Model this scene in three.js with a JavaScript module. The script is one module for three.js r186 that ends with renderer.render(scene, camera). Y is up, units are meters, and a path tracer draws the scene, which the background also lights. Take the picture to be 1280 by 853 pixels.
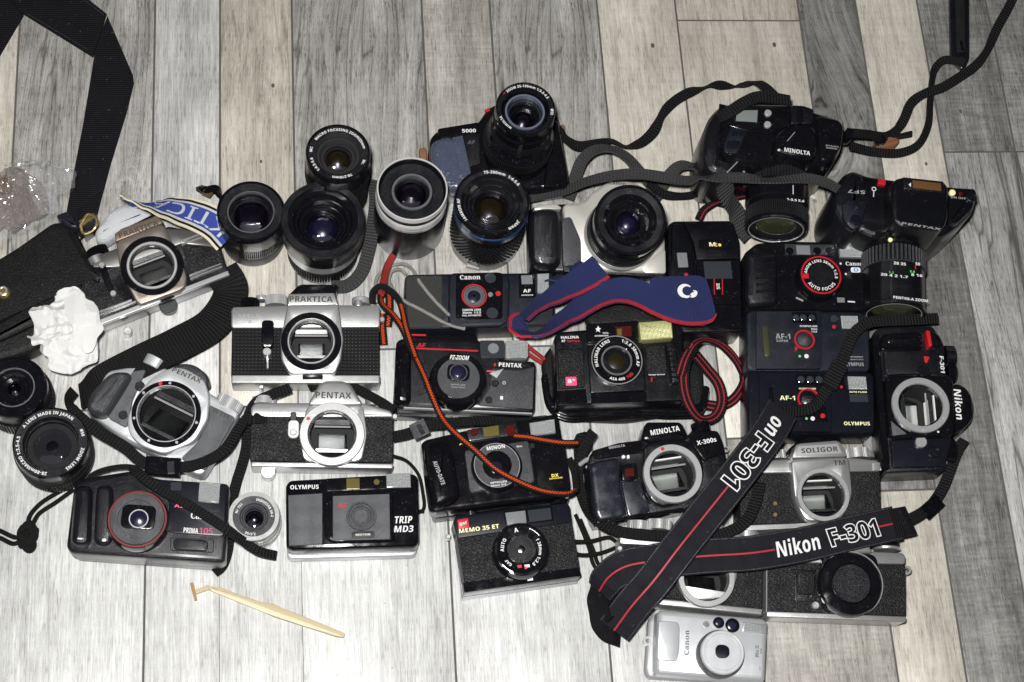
import * as THREE from 'three';
import { TextGeometry } from 'three/addons/geometries/TextGeometry.js';
import { FontLoader } from 'three/addons/loaders/FontLoader.js';
import { mergeGeometries, toCreasedNormals } from 'three/addons/utils/BufferGeometryUtils.js';
import { RectAreaLightUniformsLib } from 'three/addons/lights/RectAreaLightUniformsLib.js';

// ---------------------------------------------------------------- camera, light, exposure
const scene = new THREE.Scene();
const CAM_H = 1.5, FOCAL = 2098;                    // metres above the floor; focal length in photo pixels (1280 x 853)
const axF = new THREE.Vector3(-0.06379702, 0.92612014, -0.37179488);   // along the floor boards, in camera axes
const axR = new THREE.Vector3(0.99252831, 0.02005456, -0.12035514);    // across the boards
const axU = new THREE.Vector3(0.10400714, 0.37669525, 0.92047988);     // up from the floor
const camera = new THREE.PerspectiveCamera(2 * Math.atan(426.5 / FOCAL) * 180 / Math.PI, 1280 / 853, 0.05, 20);
camera.position.set(0, CAM_H, 0);
const camRot = new THREE.Matrix4().set(axR.x, axR.y, axR.z, 0, axU.x, axU.y, axU.z, 0, -axF.x, -axF.y, -axF.z, 0, 0, 0, 0, 1);
camera.quaternion.setFromRotationMatrix(camRot);
scene.background = new THREE.Color(0x000000);

const renderer = new THREE.WebGLRenderer({ antialias: true });
renderer.toneMapping = THREE.LinearToneMapping;
renderer.toneMappingExposure = 1.0;
renderer.shadowMap.enabled = true;

// the camera's own flash, a hand's breadth above the lens and a little to its left
const flash = new THREE.PointLight(0xfffefb, 14.3, 0, 2);
flash.position.set(-0.05, 1.56, -0.07);
flash.castShadow = true; flash.shadow.radius = 1.6; flash.shadow.mapSize.set(2048, 2048); flash.shadow.camera.near = 0.1; flash.shadow.camera.far = 6;
scene.add(flash);
// soft overhead fill, added unseen behind the viewpoint in place of ceiling bounce
RectAreaLightUniformsLib.init();
const addedFill = new THREE.RectAreaLight(0xeef2ff, 0.36, 2.0, 2.0);
addedFill.position.set(-0.5, 2.5, 0.5); addedFill.lookAt(0.1, 0, -0.6);
scene.add(addedFill);

// ---------------------------------------------------------------- small tools
let seed = 7;
const rnd = () => { seed = (seed + 0x6d2b79f5) | 0; let t = Math.imul(seed ^ (seed >>> 15), 1 | seed); t = (t + Math.imul(t ^ (t >>> 7), 61 | t)) ^ t; return ((t ^ (t >>> 14)) >>> 0) / 4294967296; };
const V3 = (x, y, z) => new THREE.Vector3(x, y, z);
const LAT = 256, lattice = Float32Array.from({ length: LAT * LAT }, rnd);
function vn(x, y) {                                  // value noise
  const xi = Math.floor(x), yi = Math.floor(y); let fx = x - xi, fy = y - yi; fx *= fx * (3 - 2 * fx); fy *= fy * (3 - 2 * fy);
  const a = xi & 255, b = (xi + 1) & 255, c = (yi & 255) * LAT, d = ((yi + 1) & 255) * LAT;
  return (lattice[c + a] * (1 - fx) + lattice[c + b] * fx) * (1 - fy) + (lattice[d + a] * (1 - fx) + lattice[d + b] * fx) * fy;
}
const fbm = (x, y, n = 3) => { let s = 0, a = 0.5, t = 0; for (let i = 0; i < n; i++) { s += a * vn(x, y); t += a; a *= 0.5; x = x * 2.03 + 17; y = y * 2.03 + 31; } return s / t; };
const names = new Map();
function numbered(n) { const k = names.get(n) ?? 0; names.set(n, k + 1); return k ? n + '_' + String(k).padStart(3, '0') : n; }

// a photo pixel is a direction; the height of what it shows gives the place
const rayW = (px, py) => V3((px - 640) / FOCAL, -(py - 426.5) / FOCAL, -1).applyMatrix4(camRot);
function P(px, py, h = 0) { const r = rayW(px, py), t = (h - CAM_H) / r.y; return V3(r.x * t, h, r.z * t); }
const crop = (x0, y0, s) => (x, y) => [x0 + x / s, y0 + y / s];

// ---------------------------------------------------------------- textures and materials
function tex(w, h, fn, srgb) {
  const d = new Uint8Array(w * h * 4);
  for (let y = 0, i = 0; y < h; y++) for (let x = 0; x < w; x++, i += 4) { const c = fn(x, y); if (typeof c === 'number') { d[i] = d[i + 1] = d[i + 2] = c * 255; } else { d[i] = c[0] * 255; d[i + 1] = c[1] * 255; d[i + 2] = c[2] * 255; } d[i + 3] = 255; }
  const t = new THREE.DataTexture(d, w, h); t.wrapS = t.wrapT = THREE.RepeatWrapping; t.magFilter = THREE.LinearFilter; t.minFilter = THREE.LinearMipmapLinearFilter; t.generateMipmaps = true;
  if (srgb) t.colorSpace = THREE.SRGBColorSpace; t.needsUpdate = true; return t;
}
const tiled = (t, m, my = m) => { const c = t.clone(); c.repeat.set(1 / m, 1 / my); c.needsUpdate = true; return c; };
const clamp = (v, a = 0, b = 1) => Math.min(b, Math.max(a, v));
const S = 256, wrapN = (x, y, k) => { const u = x / S * k, v = y / S * k; const fu = x / S, fv = y / S; return (vn(u, v) * (1 - fu) + vn(u - k, v) * fu) * (1 - fv) + (vn(u, v - k) * (1 - fu) + vn(u - k, v - k) * fu) * fv; };
const T_leather = tex(S, S, (x, y) => clamp(0.5 + (wrapN(x, y, 42) - 0.5) * 1.5 + (wrapN(x, y, 80) - 0.5) * 0.5));
const T_grain = tex(S, S, (x, y) => clamp(0.5 + (wrapN(x, y, 90) - 0.5) * 1.3));
const T_dots = tex(64, 64, (x, y) => { const dx = ((x % 32) - 16) / 16, dy = ((y % 32) - 16) / 16; return clamp(1.25 - Math.hypot(dx, dy) * 1.2); });
const T_web = tex(64, 64, (x, y) => clamp(0.5 + 0.5 * Math.sin(y / 64 * Math.PI * 8 + (Math.floor(x / 8) % 2) * 1.2)) * (0.72 + 0.28 * Math.sin(x / 64 * Math.PI * 16)));
const T_mesh = tex(64, 64, (x, y) => 0.5 + 0.25 * Math.sin(x / 64 * Math.PI * 16) + 0.25 * Math.sin(y / 64 * Math.PI * 16));
const T_ribs = tex(64, 64, (x, y) => 0.5 + 0.5 * Math.sin(y / 64 * Math.PI * 16));
const T_scuff = tex(S, S, (x, y) => clamp(0.45 + (wrapN(x, y, 9) - 0.5) * 0.45 + (wrapN(x, y, 60) - 0.5) * 0.3));
const toS = (l) => (l <= 0.0031308 ? l * 12.92 : 1.055 * l ** (1 / 2.4) - 0.055);
function dustMap(c, amount, tile) {                  // base colour with lint and dust specks
  const s = c.map(toS), n = 256, d = new Float32Array(n * n);
  const count = Math.round(amount * 420);
  for (let i = 0; i < count; i++) { const x = rnd() * n | 0, y = rnd() * n | 0, v = 0.12 + rnd() * 0.75 * rnd(), L = rnd() < 0.12 ? 2 + rnd() * 6 : 1, a = rnd() * 6.3; for (let k = 0; k < L; k++) d[((y + Math.round(Math.sin(a) * k)) & 255) * n + ((x + Math.round(Math.cos(a) * k)) & 255)] = v; }
  const t = tex(n, n, (x, y) => { const v = clamp(d[y * n + x] * 0.8 + (wrapN(x, y, 7) - 0.5) * 0.03 * amount, -0.02, 1); return s.map((q) => clamp(q + v * (0.8 - q))); }, true);
  return tiled(t, tile);
}
function mat(c, rough, metal = 0, o = {}) {
  const p = { roughness: rough, metalness: metal };
  if (o.dust) p.map = dustMap(c, o.dust, o.dtile ?? 0.055); else p.color = new THREE.Color().setRGB(...c);
  if (o.bump) { p.bumpMap = tiled(o.bump, o.tile ?? 0.03); p.bumpScale = o.bs ?? 0.0004; }
  if (o.rmap) { p.roughnessMap = tiled(T_scuff, 0.05); p.roughness = Math.min(1, rough * 2); }
  if (o.clear) { p.clearcoat = o.clear; p.clearcoatRoughness = o.cr ?? 0.08; }
  if (o.spec !== undefined) p.specularIntensity = o.spec;
  if (o.trans) { p.transmission = o.trans; p.thickness = 0; p.ior = o.ior ?? 1.45; }
  if (o.sc) p.specularColor = new THREE.Color().setRGB(...o.sc);
  const m = new THREE.MeshPhysicalMaterial(p); if (o.both) m.side = THREE.DoubleSide; return m;
}
const M = {
  black: mat([0.0042, 0.0044, 0.006], 0.28, 0, { dust: 0.8, spec: 0.5, clear: 0.4, cr: 0.16, bump: T_grain, tile: 0.02, bs: 0.00012 }),
  satin: mat([0.0056, 0.0058, 0.008], 0.31, 0, { dust: 0.8, spec: 0.5, clear: 0.35, cr: 0.2, bump: T_grain, tile: 0.025, bs: 0.0002 }),
  gloss: mat([0.0045, 0.0045, 0.006], 0.17, 0, { dust: 0.8, spec: 0.7, rmap: 1 }),
  matte: mat([0.01, 0.01, 0.011], 0.75),
  rubber: mat([0.01, 0.01, 0.011], 0.6, 0, { dust: 0.9, spec: 0.35, bump: T_grain, tile: 0.018, bs: 0.0002 }),
  pit: mat([0.006, 0.006, 0.007], 0.8),
  leather: mat([0.009, 0.009, 0.01], 0.4, 0, { spec: 0.45, bump: T_leather, tile: 0.026, bs: 0.0006, dust: 0.6 }),
  dotted: mat([0.013, 0.013, 0.014], 0.42, 0, { spec: 0.5, bump: T_dots, tile: 0.0066, bs: 0.0013 }),
  ever: mat([0.007, 0.0068, 0.007], 0.5, 0, { spec: 0.35, bump: T_leather, tile: 0.03, bs: 0.0003, dust: 1.3 }),
  navy: mat([0.0085, 0.0098, 0.0158], 0.33, 0, { clear: 0.3, cr: 0.2, dust: 0.7, spec: 0.5, bump: T_grain, tile: 0.02, bs: 0.0002 }),
  navyDark: mat([0.0062, 0.0068, 0.011], 0.29, 0, { dust: 0.7, spec: 0.5 }),
  grey: mat([0.028, 0.029, 0.033], 0.4, 0, { dust: 0.5, bump: T_grain, tile: 0.025, bs: 0.0003 }),
  greyMid: mat([0.075, 0.077, 0.084], 0.4, 0, { dust: 0.4, bump: T_grain, tile: 0.018, bs: 0.0003 }),
  greyLight: mat([0.3, 0.3, 0.31], 0.45, 0.2),
  chrome: mat([0.55, 0.55, 0.55], 0.29, 0.75, { rmap: 0, bump: T_grain, tile: 0.02, bs: 0.00003 }),
  satinChrome: mat([0.42, 0.42, 0.42], 0.36, 0.76, { bump: T_grain, tile: 0.015, bs: 0.00004 }),
  champagne: mat([0.23, 0.2, 0.175], 0.36, 0.7, { bump: T_grain, tile: 0.015, bs: 0.00005 }),
  bronze: mat([0.21, 0.155, 0.12], 0.4, 0.6),
  steel: mat([0.52, 0.52, 0.53], 0.3, 0.6),
  silver: mat([0.43, 0.44, 0.455], 0.38, 0.45, { bump: T_grain, tile: 0.012, bs: 0.00004 }),
  silverWarm: mat([0.47, 0.455, 0.42], 0.36, 0.45),
  mirror: mat([0.82, 0.84, 0.84], 0.14, 1), groundGlass: mat([0.62, 0.63, 0.6], 0.7), brightSilver: mat([0.72, 0.72, 0.71], 0.3, 0.45), gunmetal: mat([0.12, 0.116, 0.112], 0.34, 0.6),
  glass: mat([0.004, 0.003, 0.006], 0.24, 0, { clear: 1, cr: 0.02 }),
  glassWarm: mat([0.014, 0.011, 0.004], 0.24, 0, { clear: 1, cr: 0.02 }),
  glassBlue: mat([0.01, 0.01, 0.026], 0.24, 0, { clear: 1, cr: 0.02 }),
  glassGold: mat([0.06, 0.066, 0.036], 0.14, 0.4, { clear: 1, cr: 0.02 }),
  coat: mat([0.86, 0.84, 0.9], 0.02, 0, { trans: 1, ior: 1.7 }),
  window: mat([0.03, 0.034, 0.04], 0.06, 0, { clear: 1 }),
  windowPale: mat([0.2, 0.21, 0.22], 0.2, 0.2, { clear: 0.6 }),
  windowAmber: mat([0.13, 0.11, 0.035], 0.15, 0.2, { clear: 1 }),
  windowRed: mat([0.06, 0.008, 0.007], 0.15, 0, { clear: 1 }),
  flash: mat([0.5, 0.52, 0.52], 0.3, 0.5, { bump: T_mesh, tile: 0.011, bs: 0.0009, clear: 0.8 }),
  flashYellow: mat([0.36, 0.36, 0.16], 0.28, 0.25, { bump: T_mesh, tile: 0.01, bs: 0.0003, clear: 0.8 }),
  white: mat([0.6, 0.6, 0.6], 0.6), yellow: mat([0.75, 0.6, 0.06], 0.6), paleYellow: mat([0.75, 0.72, 0.4], 0.6),
  red: mat([0.42, 0.01, 0.018], 0.4), pink: mat([0.7, 0.05, 0.14], 0.5), magenta: mat([0.6, 0.02, 0.14], 0.5), green: mat([0.1, 0.55, 0.12], 0.5), darkRed: mat([0.12, 0.006, 0.009], 0.35, 0, { clear: 0.5 }),
  ink: mat([0.02, 0.02, 0.02], 0.6), inkGrey: mat([0.25, 0.25, 0.26], 0.6), blue: mat([0.1, 0.2, 0.5], 0.4),
  brass: mat([0.6, 0.45, 0.2], 0.3, 0.9), olive: mat([0.035, 0.036, 0.02], 0.35), tan: mat([0.16, 0.07, 0.03], 0.7),
  web: mat([0.008, 0.008, 0.0085], 0.7, 0, { spec: 0.35, bump: T_web, tile: 0.013, bs: 0.0016, dust: 0.5, dtile: 0.04 }),
  webGrey: mat([0.042, 0.042, 0.043], 0.7, 0, { spec: 0.35, bump: T_web, tile: 0.013, bs: 0.0018 }),
  strapNavy: mat([0.0075, 0.0075, 0.011], 0.65, 0, { spec: 0.3, bump: T_grain, tile: 0.02, bs: 0.0003, dust: 0.7 }),
  strapBlack: mat([0.0045, 0.0045, 0.006], 0.75, 0, { spec: 0.25, bump: T_ribs, tile: 0.018, bs: 0.0004, dust: 0.9, dtile: 0.09 }),
  lanyard: mat([0.009, 0.015, 0.088], 0.8, 0, { bump: T_mesh, tile: 0.008, bs: 0.0008 }),
  lanyardRed: mat([0.3, 0.006, 0.02], 0.8, 0, { bump: T_mesh, tile: 0.008, bs: 0.0006 }),
  blueBand: mat([0.03, 0.06, 0.32], 0.8, 0, { bump: T_mesh, tile: 0.006, bs: 0.0006 }),
  cloth: mat([0.62, 0.63, 0.66], 0.9, 0, { bump: T_mesh, tile: 0.006, bs: 0.0007, both: 1 }),
  cream: mat([0.52, 0.48, 0.36], 0.85), orange: null, redCord: mat([0.3, 0.014, 0.01], 0.7, 0, { bump: T_web, tile: 0.008, bs: 0.0009 }),
  cordBlack: mat([0.009, 0.009, 0.009], 0.8, 0, { spec: 0.3, bump: T_mesh, tile: 0.008, bs: 0.0008 }), cordGrey: mat([0.3, 0.29, 0.27], 0.85, 0, { bump: T_ribs, tile: 0.012, bs: 0.0012 }),
  paper: mat([0.74, 0.74, 0.73], 0.95, 0, { both: 1, trans: 0.3, bump: T_grain, tile: 0.03, bs: 0.0003 }),
  film: mat([0.93, 0.93, 0.94], 0.1, 0, { trans: 0.9, both: 1, clear: 1 }), filmBrown: mat([0.24, 0.175, 0.135], 0.2, 0, { trans: 0.6, both: 1, clear: 1 }),
  tape: mat([0.05, 0.06, 0.09], 0.16, 0, { dust: 1, rmap: 1, bump: T_scuff, tile: 0.05, bs: 0.0016 }),
  wood: mat([0.42, 0.345, 0.215], 0.7, 0, { dust: 0.5 }), woodRaw: mat([0.58, 0.52, 0.37], 0.85),
  bump: mat([0.011, 0.012, 0.018], 0.34, 0, { dust: 1.2, rmap: 1 }),
};

{ const t = tex(16, 64, (x, y) => ((y + x * 0.6) % 16 < 5 ? [0.16, 0.07, 0.04] : [0.7, 0.24, 0.08]), true); M.orange = new THREE.MeshPhysicalMaterial({ map: tiled(t, 0.006, 0.011), roughness: 0.8, specularIntensity: 0.3 }); }

// ---------------------------------------------------------------- geometry tools
function uvBox(g) {                                  // uv in metres from the side each face looks to
  const p = g.attributes.position, n = g.attributes.normal, uv = new Float32Array(p.count * 2);
  for (let i = 0; i < p.count; i += 3) {
    let ax = 0, ay = 0, az = 0; for (let k = 0; k < 3; k++) { ax += Math.abs(n.getX(i + k)); ay += Math.abs(n.getY(i + k)); az += Math.abs(n.getZ(i + k)); }
    for (let k = 0; k < 3; k++) { const j = i + k, x = p.getX(j), y = p.getY(j), z = p.getZ(j); const [u, v] = ay >= ax && ay >= az ? [x, z] : ax > az ? [z, y] : [x, y]; uv[2 * j] = u; uv[2 * j + 1] = v; }
  }
  g.setAttribute('uv', new THREE.BufferAttribute(uv, 2)); return g;
}
const finish = (g, crease = 0.55) => { g = g.index ? g.toNonIndexed() : g; return uvBox(toCreasedNormals(g, crease)); };
function roundPoly(pts, r) {                         // a Shape with rounded corners, from Vector2s
  const s = new THREE.Shape(), n = pts.length;
  if (!r) { s.setFromPoints(pts); return s; }
  for (let i = 0; i < n; i++) {
    const p = pts[i], a = pts[(i + n - 1) % n], b = pts[(i + 1) % n], da = a.clone().sub(p), db = b.clone().sub(p);
    const k = Math.min(r, da.length() * 0.48, db.length() * 0.48), p0 = p.clone().addScaledVector(da.normalize(), k), p1 = p.clone().addScaledVector(db.normalize(), k);
    if (i) s.lineTo(p0.x, p0.y); else s.moveTo(p0.x, p0.y);
    s.quadraticCurveTo(p.x, p.y, p1.x, p1.y);
  }
  s.closePath(); return s;
}
function slabGeo(pts, w0, w1, { r = 0, b = 0.0012, holes = [], seg = 5, bs = 3 } = {}) {
  if (THREE.ShapeUtils.area(pts) < 0) pts = pts.slice().reverse();
  const s = roundPoly(pts, r);
  for (const [x, y, hr] of holes) { const h = new THREE.Path(); h.absarc(x, y, hr, 0, Math.PI * 2, true); s.holes.push(h); }
  b = Math.min(b, (w1 - w0) * 0.45);
  const g = new THREE.ExtrudeGeometry(s, { depth: w1 - w0 - 2 * b, bevelEnabled: b > 0, bevelThickness: b, bevelSize: b, bevelOffset: -b, bevelSegments: bs, curveSegments: holes.length ? 20 : seg });
  g.translate(0, 0, w0 + b); g.rotateX(-Math.PI / 2); return finish(g);
}
function latheGeo(profile, seg = 56) { return finish(new THREE.LatheGeometry(profile.map(([r, y]) => new THREE.Vector2(Math.max(r, 0.00001), y)), seg), 0.5); }
function gearGeo(r, y0, y1, n, d) {                  // a knurled or ribbed ring
  const pts = []; for (let i = 0; i < n * 4; i++) { const a = i / (n * 4) * Math.PI * 2, k = i % 4 < 2 ? r : r - d; pts.push(new THREE.Vector2(Math.cos(a) * k, Math.sin(a) * k)); }
  const g = new THREE.ExtrudeGeometry(new THREE.Shape(pts), { depth: y1 - y0, bevelEnabled: false }); g.translate(0, 0, y0); g.rotateX(-Math.PI / 2); return finish(g, 0.3);
}
const fonts = {};
for (const [k, f] of [['bold', 'sans_bold'], ['sans', 'sans_regular'], ['serif', 'serif_bold']]) fonts[k] = await new FontLoader().loadAsync(`fonts/droid/droid_${f}.typeface.json`);
const glyphs = new Map();
function glyph(ch, font, fat) {
  const key = font + fat + ch; if (glyphs.has(key)) return glyphs.get(key);
  const data = fonts[font].data, gl = data.glyphs[ch] ?? data.glyphs['?'], adv = gl.ha / data.resolution;
  let g = null;
  if (ch !== ' ') { g = new TextGeometry(ch, { font: fonts[font], size: 1, depth: 0.06, curveSegments: 3, bevelEnabled: fat > 0, bevelSize: fat, bevelThickness: 0.02, bevelSegments: 1 }); if (g.index) g = g.toNonIndexed(); if (!g.attributes.position || !g.attributes.position.count) g = null; }
  const r = { g, adv }; glyphs.set(key, r); return r;
}
function lineGeo(str, { font = 'bold', fat = 0, sp = 0 } = {}) {   // flat text, x along, y up, width reported
  let x = 0; const gs = []; for (const ch of str) { const q = glyph(ch, font, fat); if (q.g) gs.push(q.g.clone().translate(x, 0, 0)); x += q.adv + sp; }
  const g = mergeGeometries(gs); g.computeBoundingBox(); return { g, box: g.boundingBox };
}

// ---------------------------------------------------------------- things lying in their own frame: x to the thing's right, y out of its face, z to its foot
class Thing {
  constructor(name, label, category, { c = [0, 0, 1], a, b, w = 0, pitch = 0, lift = 0, roll = 0, group } = {}) {
    this.c = crop(...c); this.s = c[2];
    const th = pitch * Math.PI / 180, h = w * Math.cos(th) + lift;
    const A = P(...this.c(...a), h), B = P(...this.c(...b), h), right = B.clone().sub(A).normalize();
    const g = this.g = new THREE.Group(); g.name = numbered(name); g.userData = { label, category }; if (group) g.userData.group = group;
    const q = new THREE.Quaternion().setFromAxisAngle(V3(1, 0, 0), th), q2 = new THREE.Quaternion().setFromAxisAngle(V3(0, 0, 1), roll * Math.PI / 180);
    const zAxis = right.clone().cross(V3(0, 1, 0));
    g.quaternion.setFromRotationMatrix(new THREE.Matrix4().makeBasis(right, V3(0, 1, 0), zAxis)).multiply(q).multiply(q2);
    const N = V3(0, 1, 0).applyQuaternion(g.quaternion);
    g.position.copy(A.add(B).multiplyScalar(0.5)).addScaledVector(N, -w); g.position.y = lift;
    scene.add(g); g.updateMatrixWorld(true); this.inv = g.matrixWorld.clone().invert();
    this.ro = V3(0, CAM_H, 0).applyMatrix4(this.inv);
  }
  L(x, y, w) { const [px, py] = this.c(x, y); const d = rayW(px, py).transformDirection(this.inv); const t = (w - this.ro.y) / d.y; return V3(this.ro.x + d.x * t, w, this.ro.z + d.z * t); }
  k(x, y, w) { return this.L(x + 10, y, w).distanceTo(this.L(x - 10, y, w)) / 20; }   // metres per picture unit
  add(name, m, g, parent) { const o = new THREE.Mesh(g, m); o.name = name; o.castShadow = o.receiveShadow = true; (parent ?? this.g).add(o); return o; }
  pts(shape, w) {
    if (typeof shape[0] === 'number') { const A = this.L(shape[0], shape[1], w), B = this.L(shape[2], shape[3], w); return [[A.x, A.z], [B.x, A.z], [B.x, B.z], [A.x, B.z]].map(([x, z]) => new THREE.Vector2(x, -z)); }
    return shape.map(([x, y]) => { const q = this.L(x, y, w); return new THREE.Vector2(q.x, -q.z); });
  }
  s_(name, m, shape, w0, w1, o = {}) {               // a slab standing from height w0 to w1 over an outline
    const at = o.at ?? w1, holes = (o.hole ? [o.hole] : []).map(([x, y, r]) => { const q = this.L(x, y, o.hw ?? at); return [q.x, -q.z, r * this.k(x, y, o.hw ?? at)]; });
    return this.add(name, m, slabGeo(this.pts(shape, at), w0, w1, { ...o, holes }), o.p);
  }
  lathe(name, m, [x, y], w, profile, o = {}) {       // turned about the axis out of the face; radii in picture units, heights in metres
    const rf = o.h ?? w, q = this.L(x, y, rf), k = this.k(x, y, rf); const g = latheGeo(profile.map(([r, h]) => [r * k, h]), o.seg); g.translate(q.x, 0, q.z); return this.add(name, m, g, o.p);
  }
  gear(name, m, [x, y], w, r, y0, y1, n, d, o = {}) { const rf = o.h ?? w, q = this.L(x, y, rf), k = this.k(x, y, rf); const g = gearGeo(r * k, y0, y1, n, d); g.translate(q.x, 0, q.z); return this.add(name, m, g, o.p); }
  disc(name, m, c, r, w0, w1, o = {}) { const b = o.b ?? Math.min(0.0006, (w1 - w0) * 0.4), k = this.k(...c, o.h ?? w1), bb = b / k; return this.lathe(name, m, c, w1, [[0, w0], [r, w0], [r, w1 - b], [r - bb, w1], [0, w1]], { seg: o.seg ?? 36, ...o }); }
  ring(name, m, c, r0, r1, w0, w1, o = {}) { return this.lathe(name, m, c, w1, [[r0, w0], [r0, w1], [(r0 + r1) / 2, w1 + (o.dome ?? 0)], [r1, w1], [r1, w0], [r0, w0]], o); }
  dome(name, m, c, r, w, rise, o = {}) { const pr = []; for (let i = 0; i <= 14; i++) { const t = i / 14, q = 1 - t; pr.push([r * q, w + rise * (1 - q * q) * (1 - 0.12 * q * q)]); } return this.lathe(name, m, c, w, [[0, w - 0.0008], [r, w - 0.0008], ...pr], { seg: 40, ...o }); }
  knob(name, m, [x, y], w, r, len, o = {}) {         // a dial whose axis runs along the thing's own top (its -z)
    const q = this.L(x, y, w); const g = o.n ? gearGeo(r, -len / 2, len / 2, o.n, 0.0005) : latheGeo([[0, -len / 2], [r * 0.94, -len / 2], [r, -len / 2 + 0.0006], [r, len / 2 - 0.0006], [r * 0.94, len / 2], [0, len / 2]], 32);
    g.rotateX(-Math.PI / 2); g.translate(q.x, w, q.z); return this.add(name, m, g, o.p);
  }
  bar(name, m, p0, p1, wid, w0, w1, o = {}) {        // a straight bar between two points of the face, wid in picture units
    const A = this.L(...p0, w1), B = this.L(...p1, w1), k = this.k(...p0, w1), d = B.clone().sub(A).normalize(), n = V3(-d.z, 0, d.x).multiplyScalar(wid * k / 2);
    const pts = [A.clone().add(n), B.clone().add(n), B.clone().sub(n), A.clone().sub(n)].map((q) => new THREE.Vector2(q.x, -q.z)); return this.add(name, m, slabGeo(pts, w0, w1, { b: 0.0003, bs: 1, ...o }), o.p);
  }
  text(str, m, [x, y], wid, hei, w, o = {}) {
    const { g, box } = lineGeo(str, o), k = this.k(x, y, w), q = this.L(x, y, w);
    g.translate(-(box.min.x + box.max.x) / 2, -(box.min.y + box.max.y) / 2, 0); g.scale(wid * k / (box.max.x - box.min.x), hei * k / (box.max.y - box.min.y), 0.0035);
    if (o.shear) g.applyMatrix4(new THREE.Matrix4().set(1, o.shear, 0, 0, 0, 1, 0, 0, 0, 0, 1, 0, 0, 0, 0, 1));
    g.rotateZ((o.rot ?? 0) * Math.PI / 180); g.rotateX(-Math.PI / 2 + (o.tip ?? 0) * Math.PI / 180); g.translate(q.x, w + 0.00012, q.z);
    return this.add(o.name ?? 'lettering', m, uvBox(g), o.p);
  }
  arc(str, m, [x, y], r, w, hei, mid, o = {}) {      // lettering round a ring; mid is clockwise from the top
    const rf = o.h ?? w, k = this.k(x, y, rf), q = this.L(x, y, rf), R = r * k, sz = hei * k / 0.74, gs = []; let total = 0; const list = [...str].map((ch) => { const u = glyph(ch, o.font ?? 'bold', 0), a = (u.adv + (o.sp ?? 0.06)) * sz / R; total += a; return [u, a]; });
    let a = mid * Math.PI / 180 + (o.flip ? total / 2 : -total / 2);
    for (const [u, da] of list) { const am = a + (o.flip ? -da / 2 : da / 2); if (u.g) { const g = u.g.clone(); g.translate(-u.adv / 2, -0.37, 0); if (o.flip) g.rotateZ(Math.PI); g.scale(sz, sz, 0.0035); g.translate(0, R, 0); g.rotateZ(-am); gs.push(g); } a += o.flip ? -da : da; }
    const g = mergeGeometries(gs); g.rotateX(-Math.PI / 2); g.translate(q.x, w + 0.00012, q.z); return this.add(o.name ?? 'lettering', m, uvBox(g), o.p);
  }
  tube(name, m, list, rad, o = {}) { const g = new THREE.TubeGeometry(new THREE.CatmullRomCurve3(list.map(([x, y, w]) => this.L(x, y, w))), o.n ?? 40, rad, 8); return this.add(name, m, finish(g, 1), o.p); }
  loose(name, m, g, [x, y], w, o = {}) { const q = this.L(x, y, w); g.translate(q.x, w, q.z); return this.add(name, m, g, o.p); }
}
const box = (w, h, d) => finish(new THREE.BoxGeometry(w, h, d));

// the throat of a camera without its lens: flange, dark chamber, slanted mirror and the bars above it
function throat(t, c, ro, ri, wTop, wFloor, { flange = M.chrome, rim, bright = 0, screws = 5, dot } = {}) {
  const f = t.lathe('lens_mount', flange, c, wTop, [[ri, wTop - 0.004], [ri, wTop - 0.0006], [ri + 1.5, wTop], [ro - 2, wTop], [ro, wTop - 0.0008], [ro, wTop - 0.006]]);
  const k = t.k(...c, wTop);
  t.lathe('mirror_chamber', M.pit, c, wTop, [[ri + 0.5, wTop - 0.002], [ri + 0.5, wFloor], [0, wFloor]]);
  t.lathe('bayonet_ring', M.black, c, wTop, [[ri - 0.1, wTop - 0.003], [ri - 0.1, wTop - 0.0045], [ri * 0.92, wTop - 0.0046], [ri * 0.92, wTop - 0.006]]);
  const R = ri * k, q = t.L(...c, wTop), depth = wTop - wFloor;
  const put = (name, m, w, h, d, x, y, z, rx) => { const g = box(w, h, d); g.rotateX(rx); g.translate(q.x + x, y, q.z + z); return t.add(name, m, g); };
  put('mirror', M.mirror, R * 1.2, 0.001, R * 1.15, 0, wTop - depth * 0.6, R * 0.16, -0.72);
  if (bright) put('focusing_screen', M.groundGlass, R * 1.2, 0.0012, R * 1.1, 0, wTop - depth * 0.5, -R * 0.66, 1.45);
  put('mirror_frame', M.black, R * 1.3, 0.0015, R * 0.12, 0, wTop - depth * 0.26, R * 0.62, 0.2);
  put('light_baffle', M.steel, R * 1.5, 0.0012, R * 0.07, 0, wTop - depth * 0.3, -R * 0.42, 0.6);
  put('light_baffle', M.black, R * 1.45, 0.002, R * 0.2, 0, wTop - depth * 0.3, -R * 0.6, 0.3);
  put('light_baffle', M.satin, R * 1.3, 0.002, R * 0.14, 0, wTop - depth * 0.45, R * 0.76, -0.4);
  for (let i = 0; i < screws; i++) { const a = i / screws * 6.283 + 0.5, rr = (ro + ri) / 2; const g = latheGeo([[0, wTop - 0.001], [0.0013, wTop - 0.001], [0.0013, wTop + 0.0002], [0, wTop + 0.0003]], 10); g.translate(q.x + Math.sin(a) * rr * k, 0, q.z - Math.cos(a) * rr * k); t.add('screw', M.steel, g, f); }
  if (dot) { const g = latheGeo([[0, wTop - 0.001], [0.0018, wTop - 0.001], [0.0018, wTop + 0.0004], [0, wTop + 0.0006]], 12), a = dot * Math.PI / 180, rr = (ro + ri) / 2; g.translate(q.x + Math.sin(a) * rr * k, 0, q.z - Math.cos(a) * rr * k); t.add('index_mark', M.red, g, f); }
  return f;
}
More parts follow.
